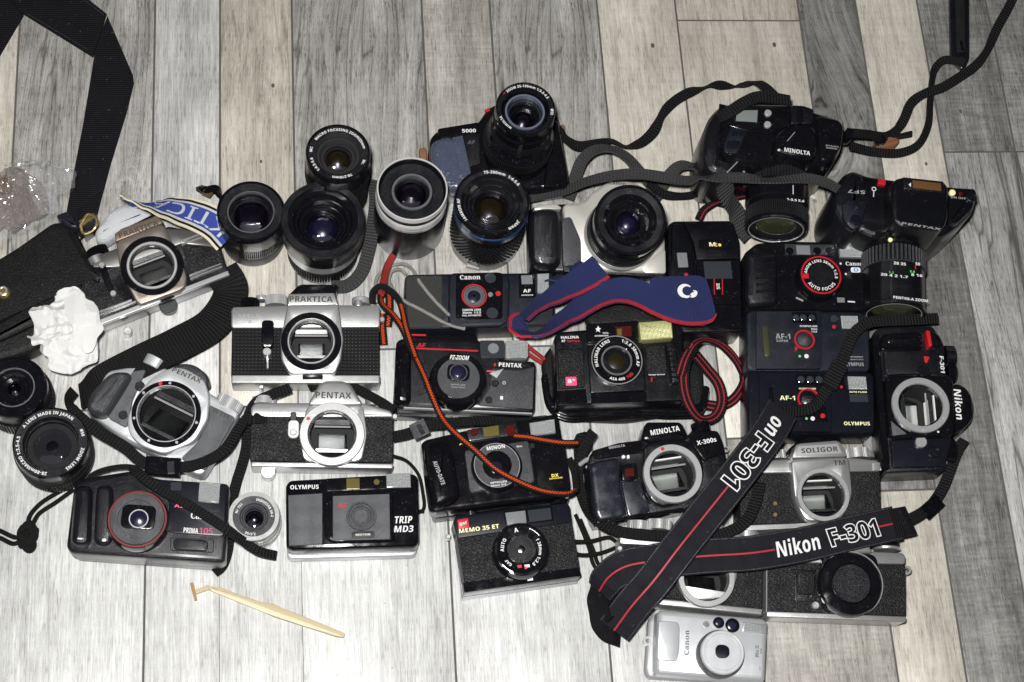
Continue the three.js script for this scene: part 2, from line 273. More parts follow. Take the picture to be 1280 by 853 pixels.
// the front of a lens that looks up: rim, lettered ring, stepped hollow and glass
function lensFront(t, c, R, h, { rim = 0.94, name = 0.72, glass = 0.42, depth = 0.012, steps = 3, rimMat = M.gloss, nameMat = M.satin, inMat = M.black, glassMat = M.glass, letters = [], lift = 0.002, p } = {}) {
  t.lathe('front_rim', rimMat, c, h, [[R, h - 0.006], [R, h - 0.0012], [R * 0.985, h], [R * rim, h], [R * rim - 1, h - 0.0012], [R * rim - 1, h - 0.004]], { p });
  t.lathe('name_ring', nameMat, c, h, [[R * rim, h - lift - 0.001], [R * rim, h - lift], [R * name, h - lift - 0.0004], [R * name, h - lift - 0.002]], { p });
  for (const [s, mid, sz, flip, m] of letters) t.arc(s, m ?? M.white, c, R * (rim + name) / 2, h - lift - 0.0002, sz, mid, { flip, p, h });
  const pr = [[R * name, h - lift]]; for (let i = 1; i <= steps; i++) { const r0 = name + (glass - name) * (i - 0.45) / steps, r1 = name + (glass - name) * i / steps, y = h - lift - depth * i / steps; pr.push([R * r0, y + depth / steps * 0.3], [R * r0 * 0.995, y], [R * r1, y]); }
  pr.push([R * glass, h - depth - 0.006], [0, h - depth - 0.006]);
  t.lathe('inner_barrel', inMat, c, h, pr, { p });
  const k = t.k(...c, h);
  t.dome('front_element', M.coat, c, R * glass, h - depth - 0.0005, R * glass * k * 0.34, { p, h });
  t.dome('inner_element', glassMat, c, R * glass * 0.86, h - depth - 0.0052, Math.min(0.0075, R * glass * k * 0.5), { p, h });
}
function body(t, parts) { for (const q of parts) t.s_(...q); }

// ---------------------------------------------------------------- the floor: a sub-floor with printed grey and beige boards laid on it, joints open
function woodTex({ dark, light, wave = 0, saw = 0, crack = 0.5, knots = [], off = 0, fine = 0.5 }) {
  const W = 320, Hh = 1536, warpK = knots;
  return tex(W, Hh, (x, y) => {
    let u = x / W * 16, v = y / Hh * 80;             // centimetres
    let ring = 0, kd = 0;
    for (const [ku, kv, kr] of warpK) { const du = u - ku, dv = (v - kv) * 0.5, d = Math.hypot(du, dv); const w = Math.exp(-d * d / (kr * kr * 6)); u += du / (d + 0.3) * w * kr * 0.9; if (d < kr) kd = Math.max(kd, 1 - d / kr); ring += w * 0.5 * Math.sin(d * 9); }
    u += (fbm(u * 0.12 + off, v * 0.035 + off * 3) - 0.5) * (0.7 + wave * 5);
    const broad = fbm(u * 0.5 + off * 7, v * 0.05 + 3, 3), mid = fbm(u * 3.2 + off, v * 0.16 + off, 3), fib = vn(u * 14 + off, v * 0.45), fib2 = vn(u * 34, v * 2.2 + off), sp = lattice[((y * 7 + off * 13) & 255) * LAT + ((x * 3 + y) & 255)];
    const patch = fbm(u * 0.35 + 50 + off, v * 0.22, 3);
    const line = Math.pow(1 - Math.abs(2 * vn(u * 1.5 + off * 5, v * 0.05 + off) - 1), 22), line2 = Math.pow(1 - Math.abs(2 * vn(u * 4 + off, v * 0.11 + 9) - 1), 14);
    const wear = clamp(fbm(u * 1.1 + 90 + off, v * 0.5 + off, 4) * 2.4 - 0.7), pore = vn(u * 26 + off, v * 1.3);
    let t = 0.68 + (broad - 0.5) * 0.5 + (mid - 0.5) * 0.42 + (fib - 0.5) * 0.36 * fine * 2 + (fib2 - 0.5) * 0.2 + (sp - 0.5) * 0.28 + (patch - 0.5) * 0.42;
    t -= Math.pow(clamp(1 - pore * 1.7), 2) * (0.25 + wear * 0.7) + wear * 0.12 * (0.4 + fib);
    t -= line * crack * 0.75 + line2 * crack * 0.3 * clamp(patch * 2 - 0.5); t += ring * 0.25 - kd * 0.5;
    if (saw) t += (vn(u * 0.7 + off, v * 4.5) - 0.5) * saw * (0.3 + patch) + (vn(u * 5, v * 12) - 0.5) * saw * 0.5;
    t = clamp(t, -0.25, 1.15);
    return dark.map((d, i) => clamp(d + (light[i] - d) * t));
  }, true);
}
const G = 1.0;
const WT = [
  woodTex({ dark: [0.37, 0.361, 0.347], light: [0.685, 0.677, 0.662], wave: 0.6, crack: 0.9, knots: [[4, 20, 1.1], [11, 55, 0.8]], off: 1 }),                       // 0 mid grey
  woodTex({ dark: [0.52, 0.517, 0.51], light: [0.77, 0.768, 0.762], wave: 0.1, crack: 0.35, off: 2, fine: 0.8 }),                                                    // 1 light grey
  woodTex({ dark: [0.48, 0.458, 0.42], light: [0.755, 0.73, 0.685], wave: 0.2, crack: 0.55, knots: [[6, 14, 0.5]], off: 3 }),                                     // 2 beige
  woodTex({ dark: [0.58, 0.558, 0.52], light: [0.815, 0.794, 0.753], wave: 0.1, crack: 0.3, knots: [[4, 30, 0.9]], off: 4, saw: 0.12 }),                             // 3 cream
  woodTex({ dark: [0.27, 0.264, 0.256], light: [0.58, 0.574, 0.564], wave: 1.6, crack: 0.5, knots: [[5, 24, 1.6], [8, 60, 1.2]], off: 5 }),                          // 4 dark wavy grey
  woodTex({ dark: [0.29, 0.285, 0.277], light: [0.56, 0.554, 0.544], wave: 0.1, crack: 0.3, saw: 0.35, off: 6 }),                                                   // 5 sawn grey
  woodTex({ dark: [0.42, 0.417, 0.412], light: [0.75, 0.748, 0.742], wave: 0.35, crack: 1.1, off: 7 }),                                                               // 6 whitish with cracks
  woodTex({ dark: [0.46, 0.446, 0.42], light: [0.715, 0.7, 0.67], wave: 0.1, crack: 0.25, saw: 0.28, off: 8 }),                                                      // 7 sawn beige
  woodTex({ dark: [0.57, 0.568, 0.562], light: [0.81, 0.813, 0.807], wave: 0.08, crack: 0.4, off: 9, fine: 0.75 }),                                               // 8 pale grey-white, part of the flash brightness on the near boards put into it
];
const boardMats = WT.map((t) => { const m = new THREE.MeshPhysicalMaterial({ map: tiled(t, 0.16, 0.8), roughness: 0.43, ior: 1.8, bumpMap: tiled(t, 0.16, 0.8), bumpScale: 0.0003, clearcoat: 1, clearcoatRoughness: 0.38 }); return m; });
const floor = new THREE.Mesh(new THREE.BoxGeometry(2.2, 0.03, 1.9), mat([0.075, 0.07, 0.066], 0.9)); floor.name = 'floor'; floor.position.set(0.22, -0.0162, -0.6); floor.receiveShadow = true;
floor.userData = { label: 'floor of printed grey and beige wood boards under the cameras', category: 'floor', kind: 'structure' }; scene.add(floor);
function board(x0, x1, z0, z1, kind, du = 0, dv = 0, gl = 0.0009, gr = 0.0009) {
  const g0 = 0.0009, pts = [[x0 + gl, -z0 - g0], [x1 - gr, -z0 - g0], [x1 - gr, -z1 + g0], [x0 + gl, -z1 + g0]].map(([x, y]) => new THREE.Vector2(x, y));
  const g = slabGeo(pts, -0.0011, 0, { b: 0.0005, bs: 2 }), p = g.attributes.position, uv = g.attributes.uv;
  for (let i = 0; i < p.count; i++) uv.setXY(i, p.getX(i) - x0 + du, dv ? -p.getZ(i) - 0.22 : p.getZ(i) + 0.22);
  const o = new THREE.Mesh(g, boardMats[kind]); o.name = 'board'; o.receiveShadow = true; o.position.set(-floor.position.x, -floor.position.y, -floor.position.z); floor.add(o); return o;
}
const zT = -1.5, zB = 0.3;
for (const [x0, x1, cuts] of [
  [-0.88, -0.62, [[zT, zB, 1]]], [-0.62, -0.47, [[zT, -0.7, 0], [-0.7, zB, 1, 0.03]]], [-0.47, -0.285, [[zT, zB, 3, 0.02]]],
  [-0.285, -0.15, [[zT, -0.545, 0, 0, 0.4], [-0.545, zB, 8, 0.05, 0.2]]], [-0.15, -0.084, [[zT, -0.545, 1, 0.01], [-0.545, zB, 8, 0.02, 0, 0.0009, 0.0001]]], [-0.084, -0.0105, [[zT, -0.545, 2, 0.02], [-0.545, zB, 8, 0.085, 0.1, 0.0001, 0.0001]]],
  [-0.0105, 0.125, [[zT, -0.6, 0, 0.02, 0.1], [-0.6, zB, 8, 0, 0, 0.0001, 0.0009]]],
  [0.125, 0.197, [[zT, -0.6, 7, 0.02]]], [0.197, 0.312, [[zT, -0.6, 0, 0.03, 0.6]]], [0.312, 0.397, [[zT, -0.6, 3, 0.04]]],
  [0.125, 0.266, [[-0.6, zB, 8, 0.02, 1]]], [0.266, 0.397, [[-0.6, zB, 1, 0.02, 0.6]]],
  [0.397, 0.532, [[zT, -0.971, 2, 0.01], [-0.971, -0.5, 3, 0.0, 0.15], [-0.5, zB, 7, 0.05, 0.2]]], [0.532, 0.597, [[zT, -0.443, 4, 0.02, 0.1], [-0.443, zB, 3, 0.05, 0.4]]],
  [0.597, 0.6665, [[zT, -0.755, 3, 0.01, 0.3], [-0.755, zB, 5, 0.03]]], [0.6665, 0.745, [[zT, -0.81, 5, 0.02, 0.3], [-0.81, zB, 6, 0, 0.2]]],
  [0.745, 0.9, [[zT, -0.81, 5, 0.1, 0.5], [-0.81, zB, 6, 0.06, 0.5]]], [0.9, 1.1, [[zT, zB, 2]]], [1.1, 1.3, [[zT, zB, 0]]],
]) for (const [z0, z1, kind, du, dv, gl, gr] of cuts) board(x0, x1, z0, z1, kind, du, dv, gl, gr);

{ // crumbs and lint
  const g = new THREE.TetrahedronGeometry(0.0009, 0), o = new THREE.InstancedMesh(g, mat([0.16, 0.14, 0.12], 0.9), 150), m4 = new THREE.Matrix4(), qq = new THREE.Quaternion();
  for (let i = 0; i < 150; i++) { qq.setFromEuler(new THREE.Euler(rnd() * 6, rnd() * 6, rnd() * 6)); const s = 0.35 + rnd() * rnd() * 1.1; m4.compose(V3(-0.28 + rnd() * 1.0, 0.0004, -0.98 + rnd() * 0.72), qq, V3(s, s * 0.6, s)); o.setMatrixAt(i, m4); o.setColorAt(i, new THREE.Color().setScalar(0.3 + rnd() * 2.4)); }
  o.name = 'floor_crumbs'; o.userData = { label: 'tiny crumbs and lint scattered over the floor boards', category: 'crumbs', kind: 'stuff' }; scene.add(o);
}
for (const [px, py, r] of [[816, 57, 0.0026], [968, 56, 0.0026], [1201, 139, 0.002], [1158, 205, 0.0018], [341, 107, 0.0022], [326, 202, 0.0016]]) { const q = P(px, py), g = latheGeo([[0, 0.0001], [r, 0.0001], [r * 0.8, 0.0003], [0, 0.0003]], 12), o = new THREE.Mesh(g, mat([0.07, 0.065, 0.06], 0.9)); g.scale(0.8, 1, 1.2); o.name = 'nail_mark'; o.position.copy(q).sub(floor.position); floor.add(o); }

// ---------------------------------------------------------------- ribbons and cords: straps lying over things
function path(list, c = (x, y) => [x, y], n = 80) {
  const P3 = list.map(([x, y, h]) => P(...c(x, y), h)), rolls = list.map((q) => (q[3] ?? 0) * Math.PI / 180);
  const curve = new THREE.CatmullRomCurve3(P3, false, 'centripetal'), m = P3.length - 1, out = []; let dist = 0, prev = null;
  for (let i = 0; i <= n; i++) {
    const t = i / n, p = curve.getPoint(t), T = curve.getTangent(t), f = t * m, j = Math.min(m - 1, Math.floor(f)); let e = f - j; e = e * e * (3 - 2 * e);
    const roll = rolls[j] * (1 - e) + rolls[j + 1] * e; let Sd = T.clone().cross(V3(0, 1, 0)).normalize(); let N = Sd.clone().cross(T).normalize();
    const S2 = Sd.clone().multiplyScalar(Math.cos(roll)).addScaledVector(N, Math.sin(roll)), N2 = N.clone().multiplyScalar(Math.cos(roll)).addScaledVector(Sd, -Math.sin(roll));
    if (prev) dist += p.distanceTo(prev); prev = p; out.push({ p, T, S: S2, N: N2, d: dist });
  }
  out.len = dist; return out;
}
function bandGeo(fr, w, t, { off = 0, lift = 0, d0 = -1, d1 = 1e9, bow = 0 } = {}) {   // a thin band with a rectangular section, uv in metres
  const F = fr.filter((q) => q.d >= d0 && q.d <= d1), pos = [], uv = [];
  const cs = bow ? [[-1, 0], [-0.5, bow * 0.75], [0, bow], [0.5, bow * 0.75], [1, 0]] : [[-1, 0], [1, 0]];
  const top = cs.map(([a, b]) => [a * w / 2 + off, t / 2 + lift + b]), bot = cs.slice().reverse().map(([a, b]) => [a * w / 2 + off, -t / 2 + lift + b]), sec = [...top, ...bot];
  const at = (q, [a, b]) => q.p.clone().addScaledVector(q.S, a).addScaledVector(q.N, b), n = sec.length;
  const tri = (a, b, c, ua, ub, uc) => { pos.push(...a.toArray(), ...b.toArray(), ...c.toArray()); uv.push(...ua, ...ub, ...uc); };
  for (let i = 0; i < F.length - 1; i++) for (let k = 0; k < n; k++) {
    const s0 = sec[k], s1 = sec[(k + 1) % n], A = at(F[i], s0), B = at(F[i], s1), C = at(F[i + 1], s1), D = at(F[i + 1], s0);
    const u0 = [s0[0], F[i].d], u1 = [s1[0], F[i].d], u2 = [s1[0], F[i + 1].d], u3 = [s0[0], F[i + 1].d];
    tri(A, B, C, u0, u1, u2); tri(A, C, D, u0, u2, u3);
  }
  for (const [q, flip] of [[F[0], 1], [F[F.length - 1], 0]]) for (let k = 1; k < n - 1; k++) { const a = at(q, sec[0]), b = at(q, sec[k]), c = at(q, sec[k + 1]); flip ? tri(a, c, b, sec[0], sec[k + 1], sec[k]) : tri(a, b, c, sec[0], sec[k], sec[k + 1]); }
  const g = new THREE.BufferGeometry(); g.setAttribute('position', new THREE.Float32BufferAttribute(pos, 3)); g.setAttribute('uv', new THREE.Float32BufferAttribute(uv, 2));
  return toCreasedNormals(g, 0.7);
}
function tubeGeo(fr, r, seg = 8) {
  const pos = [], uv = []; const at = (q, a) => q.p.clone().addScaledVector(q.S, Math.cos(a) * r).addScaledVector(q.N, Math.sin(a) * r);
  for (let i = 0; i < fr.length - 1; i++) for (let k = 0; k < seg; k++) {
    const a0 = k / seg * 6.28319, a1 = (k + 1) / seg * 6.28319, A = at(fr[i], a0), B = at(fr[i], a1), C = at(fr[i + 1], a1), D = at(fr[i + 1], a0), u0 = a0 * r, u1 = a1 * r, v0 = fr[i].d, v1 = fr[i + 1].d;
    for (const q of [C, B, A, D, C, A]) pos.push(...q.toArray()); uv.push(u1, v1, u1, v0, u0, v0, u0, v1, u1, v1, u0, v0);
  }
  for (const [q, s] of [[fr[0], 1], [fr[fr.length - 1], -1]]) for (let k = 1; k < seg - 1; k++) { const l = [at(q, 0), at(q, k / seg * 6.28319 * s), at(q, (k + 1) / seg * 6.28319 * s)]; for (const v of l) pos.push(...v.toArray()); uv.push(0, 0, 0, 0, 0, 0); }
  const g = new THREE.BufferGeometry(); g.setAttribute('position', new THREE.Float32BufferAttribute(pos, 3)); g.setAttribute('uv', new THREE.Float32BufferAttribute(uv, 2)); return toCreasedNormals(g, 1.2);
}
class Band {                                          // a strap or cord: one top-level thing whose parts are built in place
  constructor(name, label, category, base, group) { this.g = new THREE.Group(); this.g.name = numbered(name); this.g.userData = { label, category }; if (group) this.g.userData.group = group; this.g.position.copy(base); this.g.position.y = 0; scene.add(this.g); }
  add(name, m, g, parent) { g.translate(-this.g.position.x, 0, -this.g.position.z); const o = new THREE.Mesh(g, m); o.name = name; o.castShadow = o.receiveShadow = true; (parent ?? this.g).add(o); return o; }
  text(fr, str, m, d, hei, { dir = 1, off = 0, lift = 0.0012, wid, font = 'bold', fat = 0, shear = 0, sp = 0 } = {}) {   // lettering laid along the band from distance d
    const { g } = lineGeo(str, { font, fat, sp }), b = lineGeo(str, { font, sp }).box, p = g.attributes.position, sc = hei / (b.max.y - b.min.y), sx = wid ? wid / (b.max.x - b.min.x) : sc, my = (b.max.y + b.min.y) / 2;
    for (let i = 0; i < p.count; i++) {
      const y = (p.getY(i) - my) * sc, x = (p.getX(i) - b.min.x) * sx + y * shear, dd = d + dir * x; let j = fr.findIndex((q) => q.d > dd); if (j < 1) j = j < 0 ? fr.length - 1 : 1;
      const q0 = fr[j - 1], q1 = fr[j], e = clamp((dd - q0.d) / (q1.d - q0.d)); const S_ = q0.S.clone().lerp(q1.S, e).normalize(), N_ = q0.N.clone().lerp(q1.N, e).normalize();
      const v = q0.p.clone().lerp(q1.p, e).addScaledVector(S_, -dir * y + off).addScaledVector(N_, lift + p.getZ(i) * 0.003); p.setXYZ(i, v.x, v.y, v.z);
    }
    g.computeVertexNormals(); return this.add('lettering', m, uvBox(g.index ? g.toNonIndexed() : g));
  }
}
function strap(name, label, category, list, w, m, { c, t = 0.0016, n = 90, group, stripes = [], bow = 0, part = 'webbing' } = {}) {
  const fr = path(list, c, n), B = new Band(name, label, category, fr[0].p, group); B.fr = fr; B.main = B.add(part, m, bandGeo(fr, w, t, { bow }));
  for (const [off, sw, sm, lift = 0.0002] of stripes) B.add('stripe', sm, bandGeo(fr, sw, t, { off, lift: lift + (bow ? bow * 0.9 : 0) }));
  return B;
}
function cord(name, label, lists, r, m, { c, n = 90, group } = {}) {
  const fs = lists.map((l) => path(l, c, n)), B = new Band(name, label, 'strap', fs[0][0].p, group); B.fr = fs[0]; B.main = B.add('cord', m, mergeGeometries(fs.map((f) => tubeGeo(f, r)))); return B;
}

// ---------------------------------------------------------------- loose lenses standing on the floor
const K1 = [0, 180, 3.047], K2 = [0, 430, 2.844], K3 = [260, 140, 3.879], K4 = [280, 340, 2.37], K5 = [460, 90, 3.345], K6 = [480, 320, 4.062], K7 = [520, 500, 3.412], K8 = [640, 210, 2.666];
const K9 = [860, 90, 3.877], K10 = [1000, 180, 3.554], K11 = [830, 260, 2.843], K12 = [1060, 380, 3.555], K13 = [720, 510, 4.49], K14 = [900, 530, 3.28], K15 = [730, 620, 3.661];
const LG = 'loose lenses';
function looseLens(label, K, c, R, h, profile, front, extra, lean = 0, leanX = 0) {
  const t = new Thing('camera_lens', label, 'lens', { c: K, a: [c[0] - 50, c[1]], b: [c[0] + 50, c[1]], w: h, pitch: lean, roll: leanX, group: LG });
  t.lathe('barrel', front.barrel ?? M.black, c, h, profile.map(([r, y]) => [r * R, y * h]));
  lensFront(t, c, R, h, front); if (extra) extra(t, c, R, h); return t;
}
looseLens('short black lens with stepped rings and a tiny front glass, beside the crumpled tissue', K2, [45, 152], 120, 0.055, [[0, 0], [0.86, 0], [0.9, 0.12], [1.0, 0.16], [1.06, 0.3], [1.06, 0.62], [1.0, 0.66], [1.0, 0.9]],
  { rim: 0.93, name: 0.66, glass: 0.2, depth: 0.006, steps: 3, inMat: M.gloss, nameMat: M.gloss }, (t, c, R, h) => { t.gear('focus_grip', M.rubber, c, h, R * 1.08, h * 0.3, h * 0.6, 70, 0.0009); t.ring('trim_ring', M.greyMid, c, R * 0.6, R * 0.64, h - 0.006, h - 0.0021, { h }); t.disc('index_mark', M.red, [155, 118], 4, h - 0.004, h - 0.0005); });
looseLens('black zoom lens with white writing round its front, beside the wrist cord knot', K2, [178, 350], 136, 0.052, [[0, 0], [0.82, 0], [0.86, 0.1], [0.98, 0.12], [1.0, 0.2], [1.0, 0.5], [0.97, 0.52], [1.0, 0.56], [1.03, 0.72], [1.0, 0.92]],
  { rim: 0.97, name: 0.74, glass: 0.62, depth: 0.014, steps: 2, nameMat: M.satin, glassMat: M.glass, letters: [['A LENS MADE IN JAPAN', -10, 9], ['MACRO 1:3.5-4.5', -112, 9], ['28-80mm', -158, 9], ['ZOOM LENS', 124, 9], ['Ø58', 70, 8]] },
  (t, c, R, h) => { t.gear('zoom_grip', M.rubber, c, h, R * 1.02, h * 0.2, h * 0.48, 90, 0.0008); t.gear('focus_grip', M.rubber, c, h, R * 1.045, h * 0.6, h * 0.76, 110, 0.0006); });
looseLens('plain black lens with wide dark front glass, next to the blue lettered strap', K3, [207, 480], 166, 0.064, [[0, 0], [0.9, 0], [0.93, 0.04], [0.93, 0.3], [0.97, 0.33], [0.97, 0.6], [1.0, 0.64], [1.0, 0.9]],
  { rim: 0.93, name: 0.7, glass: 0.6, depth: 0.008, steps: 2, nameMat: M.satin, inMat: M.satin }, (t, c, R, h) => { t.ring('trim_ring', M.greyMid, c, R * 0.66, R * 0.69, h - 0.006, h - 0.0019, { h }); t.gear('focus_grip', M.rubber, c, h, R * 0.985, h * 0.38, h * 0.58, 100, 0.0008); t.lathe('mount_ring', M.grey, c, h, [[0.93 * R, h * 0.06], [0.945 * R, h * 0.08], [0.945 * R, h * 0.28], [0.93 * R, h * 0.3]]); });
looseLens('wide black lens with deep ribbed hood and bluish centre glass, biggest of three huddled lenses', K3, [556, 518], 204, 0.078, [[0, 0], [0.82, 0], [0.86, 0.04], [0.86, 0.34], [0.9, 0.36], [0.9, 0.6], [0.98, 0.62], [1.0, 0.66], [1.0, 0.92]],
  { rim: 0.84, name: 0.72, glass: 0.4, depth: 0.016, steps: 3, rimMat: M.satin, inMat: M.gloss, nameMat: M.gloss, glassMat: M.glassBlue, lift: 0.004 }, (t, c, R, h) => {
    for (const [f, d] of [[0.7, 0.0065], [0.5, 0.0165]]) t.ring('trim_ring', M.greyMid, c, R * f - 3, R * f, h - d - 0.003, h - d, { h });
    t.lathe('aperture_ring', M.steel, c, h, [[0.9 * R, h * 0.38], [0.915 * R, h * 0.39], [0.915 * R, h * 0.58], [0.9 * R, h * 0.59]]); t.gear('focus_grip', M.rubber, c, h, R * 0.88, h * 0.1, h * 0.3, 80, 0.0009); });
looseLens('slim long black zoom lens with white writing, standing behind the hooded lens', K3, [630, 196], 158, 0.098, [[0, 0], [0.92, 0], [0.95, 0.05], [0.96, 0.5], [1.0, 0.54], [1.02, 0.74], [0.98, 0.78], [1.0, 0.95]],
  { rim: 0.93, name: 0.72, glass: 0.45, depth: 0.011, steps: 2, inMat: M.pit, glassMat: M.glassWarm, letters: [['MACRO FOCUSING ZOOM', -2, 10], ['Ø55mm', 62, 10], ['MC', -80, 10], ['1:4.5-5.6', -118, 10], ['70-210mm', 172, 10, 0], ['Nr.', 112, 10]] },
  (t, c, R, h) => { t.gear('zoom_grip', M.rubber, c, h, R * 1.03, h * 0.55, h * 0.72, 80, 0.0008); t.gear('focus_grip', M.rubber, c, h, R * 0.975, h * 0.12, h * 0.42, 80, 0.0008); });
looseLens('black telephoto zoom with bright silver rings round its rim, plain smooth barrel', K5, [185, 488], 150, 0.088, [[0, 0], [0.99, 0], [1.02, 0.04], [1.03, 0.1], [1.02, 0.66], [0.97, 0.7], [0.97, 0.9]],
  { rim: 0.95, name: 0.6, glass: 0.47, depth: 0.009, steps: 1, rimMat: M.brightSilver, inMat: M.black, nameMat: M.satin, lift: 0.0065 }, (t, c, R, h) => {
    t.lathe('silver_band', M.brightSilver, c, h, [[0.98 * R, h * 0.75], [1.015 * R, h * 0.77], [1.015 * R, h * 0.82], [1.0 * R, h * 0.84], [0.98 * R, h * 0.85]]); t.gear('knurled_ring', M.steel, c, h, R * 1.01, h * 0.69, h * 0.73, 110, 0.0006);
    t.ring('trim_ring', M.greyMid, c, R * 0.5, R * 0.57, h - 0.012, h - 0.0062, { h }); t.lathe('filter_thread', M.gloss, c, h, [[R * 0.945, h - 0.001], [R * 0.9, h - 0.004], [R * 0.88, h - 0.0068]]); t.lathe('gold_line', M.steel, c, h, [[0.985 * R, h * 0.045], [0.995 * R, h * 0.055], [0.985 * R, h * 0.065]]); });
looseLens('tall black zoom lens with a blue ring and pebbled rubber grip', K5, [520, 540], 158, 0.086, [[0, 0], [0.93, 0], [0.96, 0.06], [0.96, 0.16], [0.98, 0.2], [0.98, 0.66], [0.95, 0.7], [1.0, 0.76], [1.0, 0.94]],
  { rim: 0.94, name: 0.82, glass: 0.46, depth: 0.013, steps: 3, glassMat: M.glassWarm, inMat: M.black, letters: [['75-300mm  1:4-5.6', 22, 9.5], ['TAMRON AF', -106, 9.5], ['JAPAN', 142, 9.5]] }, (t, c, R, h) => {
    t.lathe('blue_ring', mat([0.02, 0.06, 0.2], 0.3, 0.3), c, h, [[0.99 * R, h * 0.84], [1.008 * R, h * 0.845], [1.008 * R, h * 0.88], [0.99 * R, h * 0.885]]);
    const k = t.k(...c, h), q = t.L(...c, h), gs = [];
    for (let row = 0; row < 11; row++) for (let i = 0; i < 54; i++) { const a = (i + (row % 2) / 2) / 54 * 6.2832, r = R * 0.982 * k, b = finish(new THREE.OctahedronGeometry(0.0016, 0)); b.scale(1, 0.8, 0.6); b.rotateY(-a + Math.PI / 2); b.translate(q.x + Math.cos(a) * r, h * (0.23 + row * 0.04), q.z + Math.sin(a) * r); gs.push(b); }
    const o = t.add('grip_studs', M.rubber, mergeGeometries(gs)); o.userData.kind = 'stuff';
    t.s_('label_plate', M.greyLight, [[412, 796], [468, 808], [466, 826], [410, 812]], 0.004, 0.0086, { at: 0.0085 }); });
{ // the little silver lens
  const t = looseLens('small silver lens with engraved ring, between the two compact cameras', K4, [88, 724], 77, 0.03, [[0, 0], [1.02, 0], [1.05, 0.1], [1.05, 0.22], [0.98, 0.26], [1.02, 0.34], [1.02, 0.52], [0.96, 0.56], [1.0, 0.64], [1.0, 0.9]],
    { barrel: M.chrome, rim: 0.82, name: 0.56, glass: 0.4, depth: 0.004, steps: 2, rimMat: M.satinChrome, nameMat: M.grey, inMat: M.grey, letters: [['INDUSTAR 50-2', 48, 5.5], ['3,5/50', 190, 5.5], ['Nr 751', -60, 5.5]] }, (t, c, R, h) => { t.gear('focus_grip', M.chrome, c, h, R * 1.04, h * 0.34, h * 0.52, 60, 0.0006); });
}

// ---------------------------------------------------------------- cameras on their backs, left side
{ // 35 mm SLR, silver, dotted covering
  const t = new Thing('slr_camera', 'silver SLR body with dotted black covering and black ringed open mount', 'camera', { c: K4, a: [22, 330], b: [462, 330], w: 0.03, pitch: 6 });
  const hole = [258, 205, 68], hw = 0.045;
  t.s_('body_shell', M.dotted, [23, 160, 460, 310], 0.002, 0.0298, { hole, hw, b: 0.001 });
  t.s_('back_plate', M.black, [30, 112, 452, 326], 0.0005, 0.0065, { at: 0.02 });
  t.s_('top_plate', M.satinChrome, [[21, 112], [28, 104], [180, 98], [350, 98], [455, 98], [462, 106], [462, 164], [21, 166]], 0.004, 0.0312, { r: 0.003, b: 0.0015, hole, hw });
  t.s_('bottom_plate', M.satinChrome, [21, 305, 462, 330], 0.002, 0.0312, { b: 0.0015, r: 0.002, hole, hw });
  t.s_('prism_hump', M.gloss, [[186, 70], [222, 34], [340, 34], [330, 62], [338, 100], [190, 100]], 0.006, 0.027, { b: 0.004, r: 0.004 });
  t.s_('name_plate', M.satinChrome, [[191, 65], [326, 62], [338, 98], [188, 100]], 0.02, 0.0385, { b: 0.001 });
  t.s_('lens_housing', M.satinChrome, [[188, 97], [338, 95], [354, 200], [346, 262], [328, 300], [196, 302], [170, 262], [166, 200]], 0.028, 0.043, { hole, hw, b: 0.0012, r: 0.003 });
  t.lathe('black_flange', M.gloss, [258, 205], 0.045, [[90, 0.042], [90, 0.0445], [88, 0.0452], [71, 0.0452]]);
  throat(t, [258, 205], 71, 65, 0.0458, 0.008, { screws: 0 });
  t.text('PRAKTICA', M.ink, [258, 81], 128, 18, 0.0386); t.text('MTL3', M.inkGrey, [75, 133], 62, 14, 0.0313, { font: 'sans' }); t.text('c', M.inkGrey, [76, 148], 8, 8, 0.0313); t.text('n', M.inkGrey, [403, 132], 8, 10, 0.0313);
  const lv = t.s_('timer_lever', M.gloss, [111, 142, 146, 222], 0.032, 0.042, { r: 0.004, b: 0.0015 }); t.disc('lever_pivot', M.chrome, [127, 236], 13, 0.03, 0.044, { p: lv }); t.bar('lever_arm', M.chrome, [128, 240], [129, 286], 6, 0.03, 0.034, { p: lv });
  t.knob('rewind_knob', M.gloss, [76, 94], 0.019, 0.0085, 0.008, { n: 28 }); t.knob('rewind_crank', M.steel, [110, 78], 0.019, 0.005, 0.004); t.knob('shutter_dial', M.steel, [154, 88], 0.019, 0.0105, 0.009, { n: 36 }); t.knob('wind_lever', M.steel, [405, 88], 0.019, 0.0085, 0.006); t.knob('shutter_button', M.chrome, [398, 95], 0.026, 0.004, 0.006);
  t.s_('name_lip', M.gloss, [232, 300, 292, 318], 0.03, 0.036, { b: 0.001 });
  for (const x of [110, 400]) t.disc('tripod_screw', M.steel, [x, 338], 8, 0.004, 0.018);
  for (const x of [16, 468]) t.disc('strap_lug', M.chrome, [x, 140], 8, 0.012, 0.018);
}
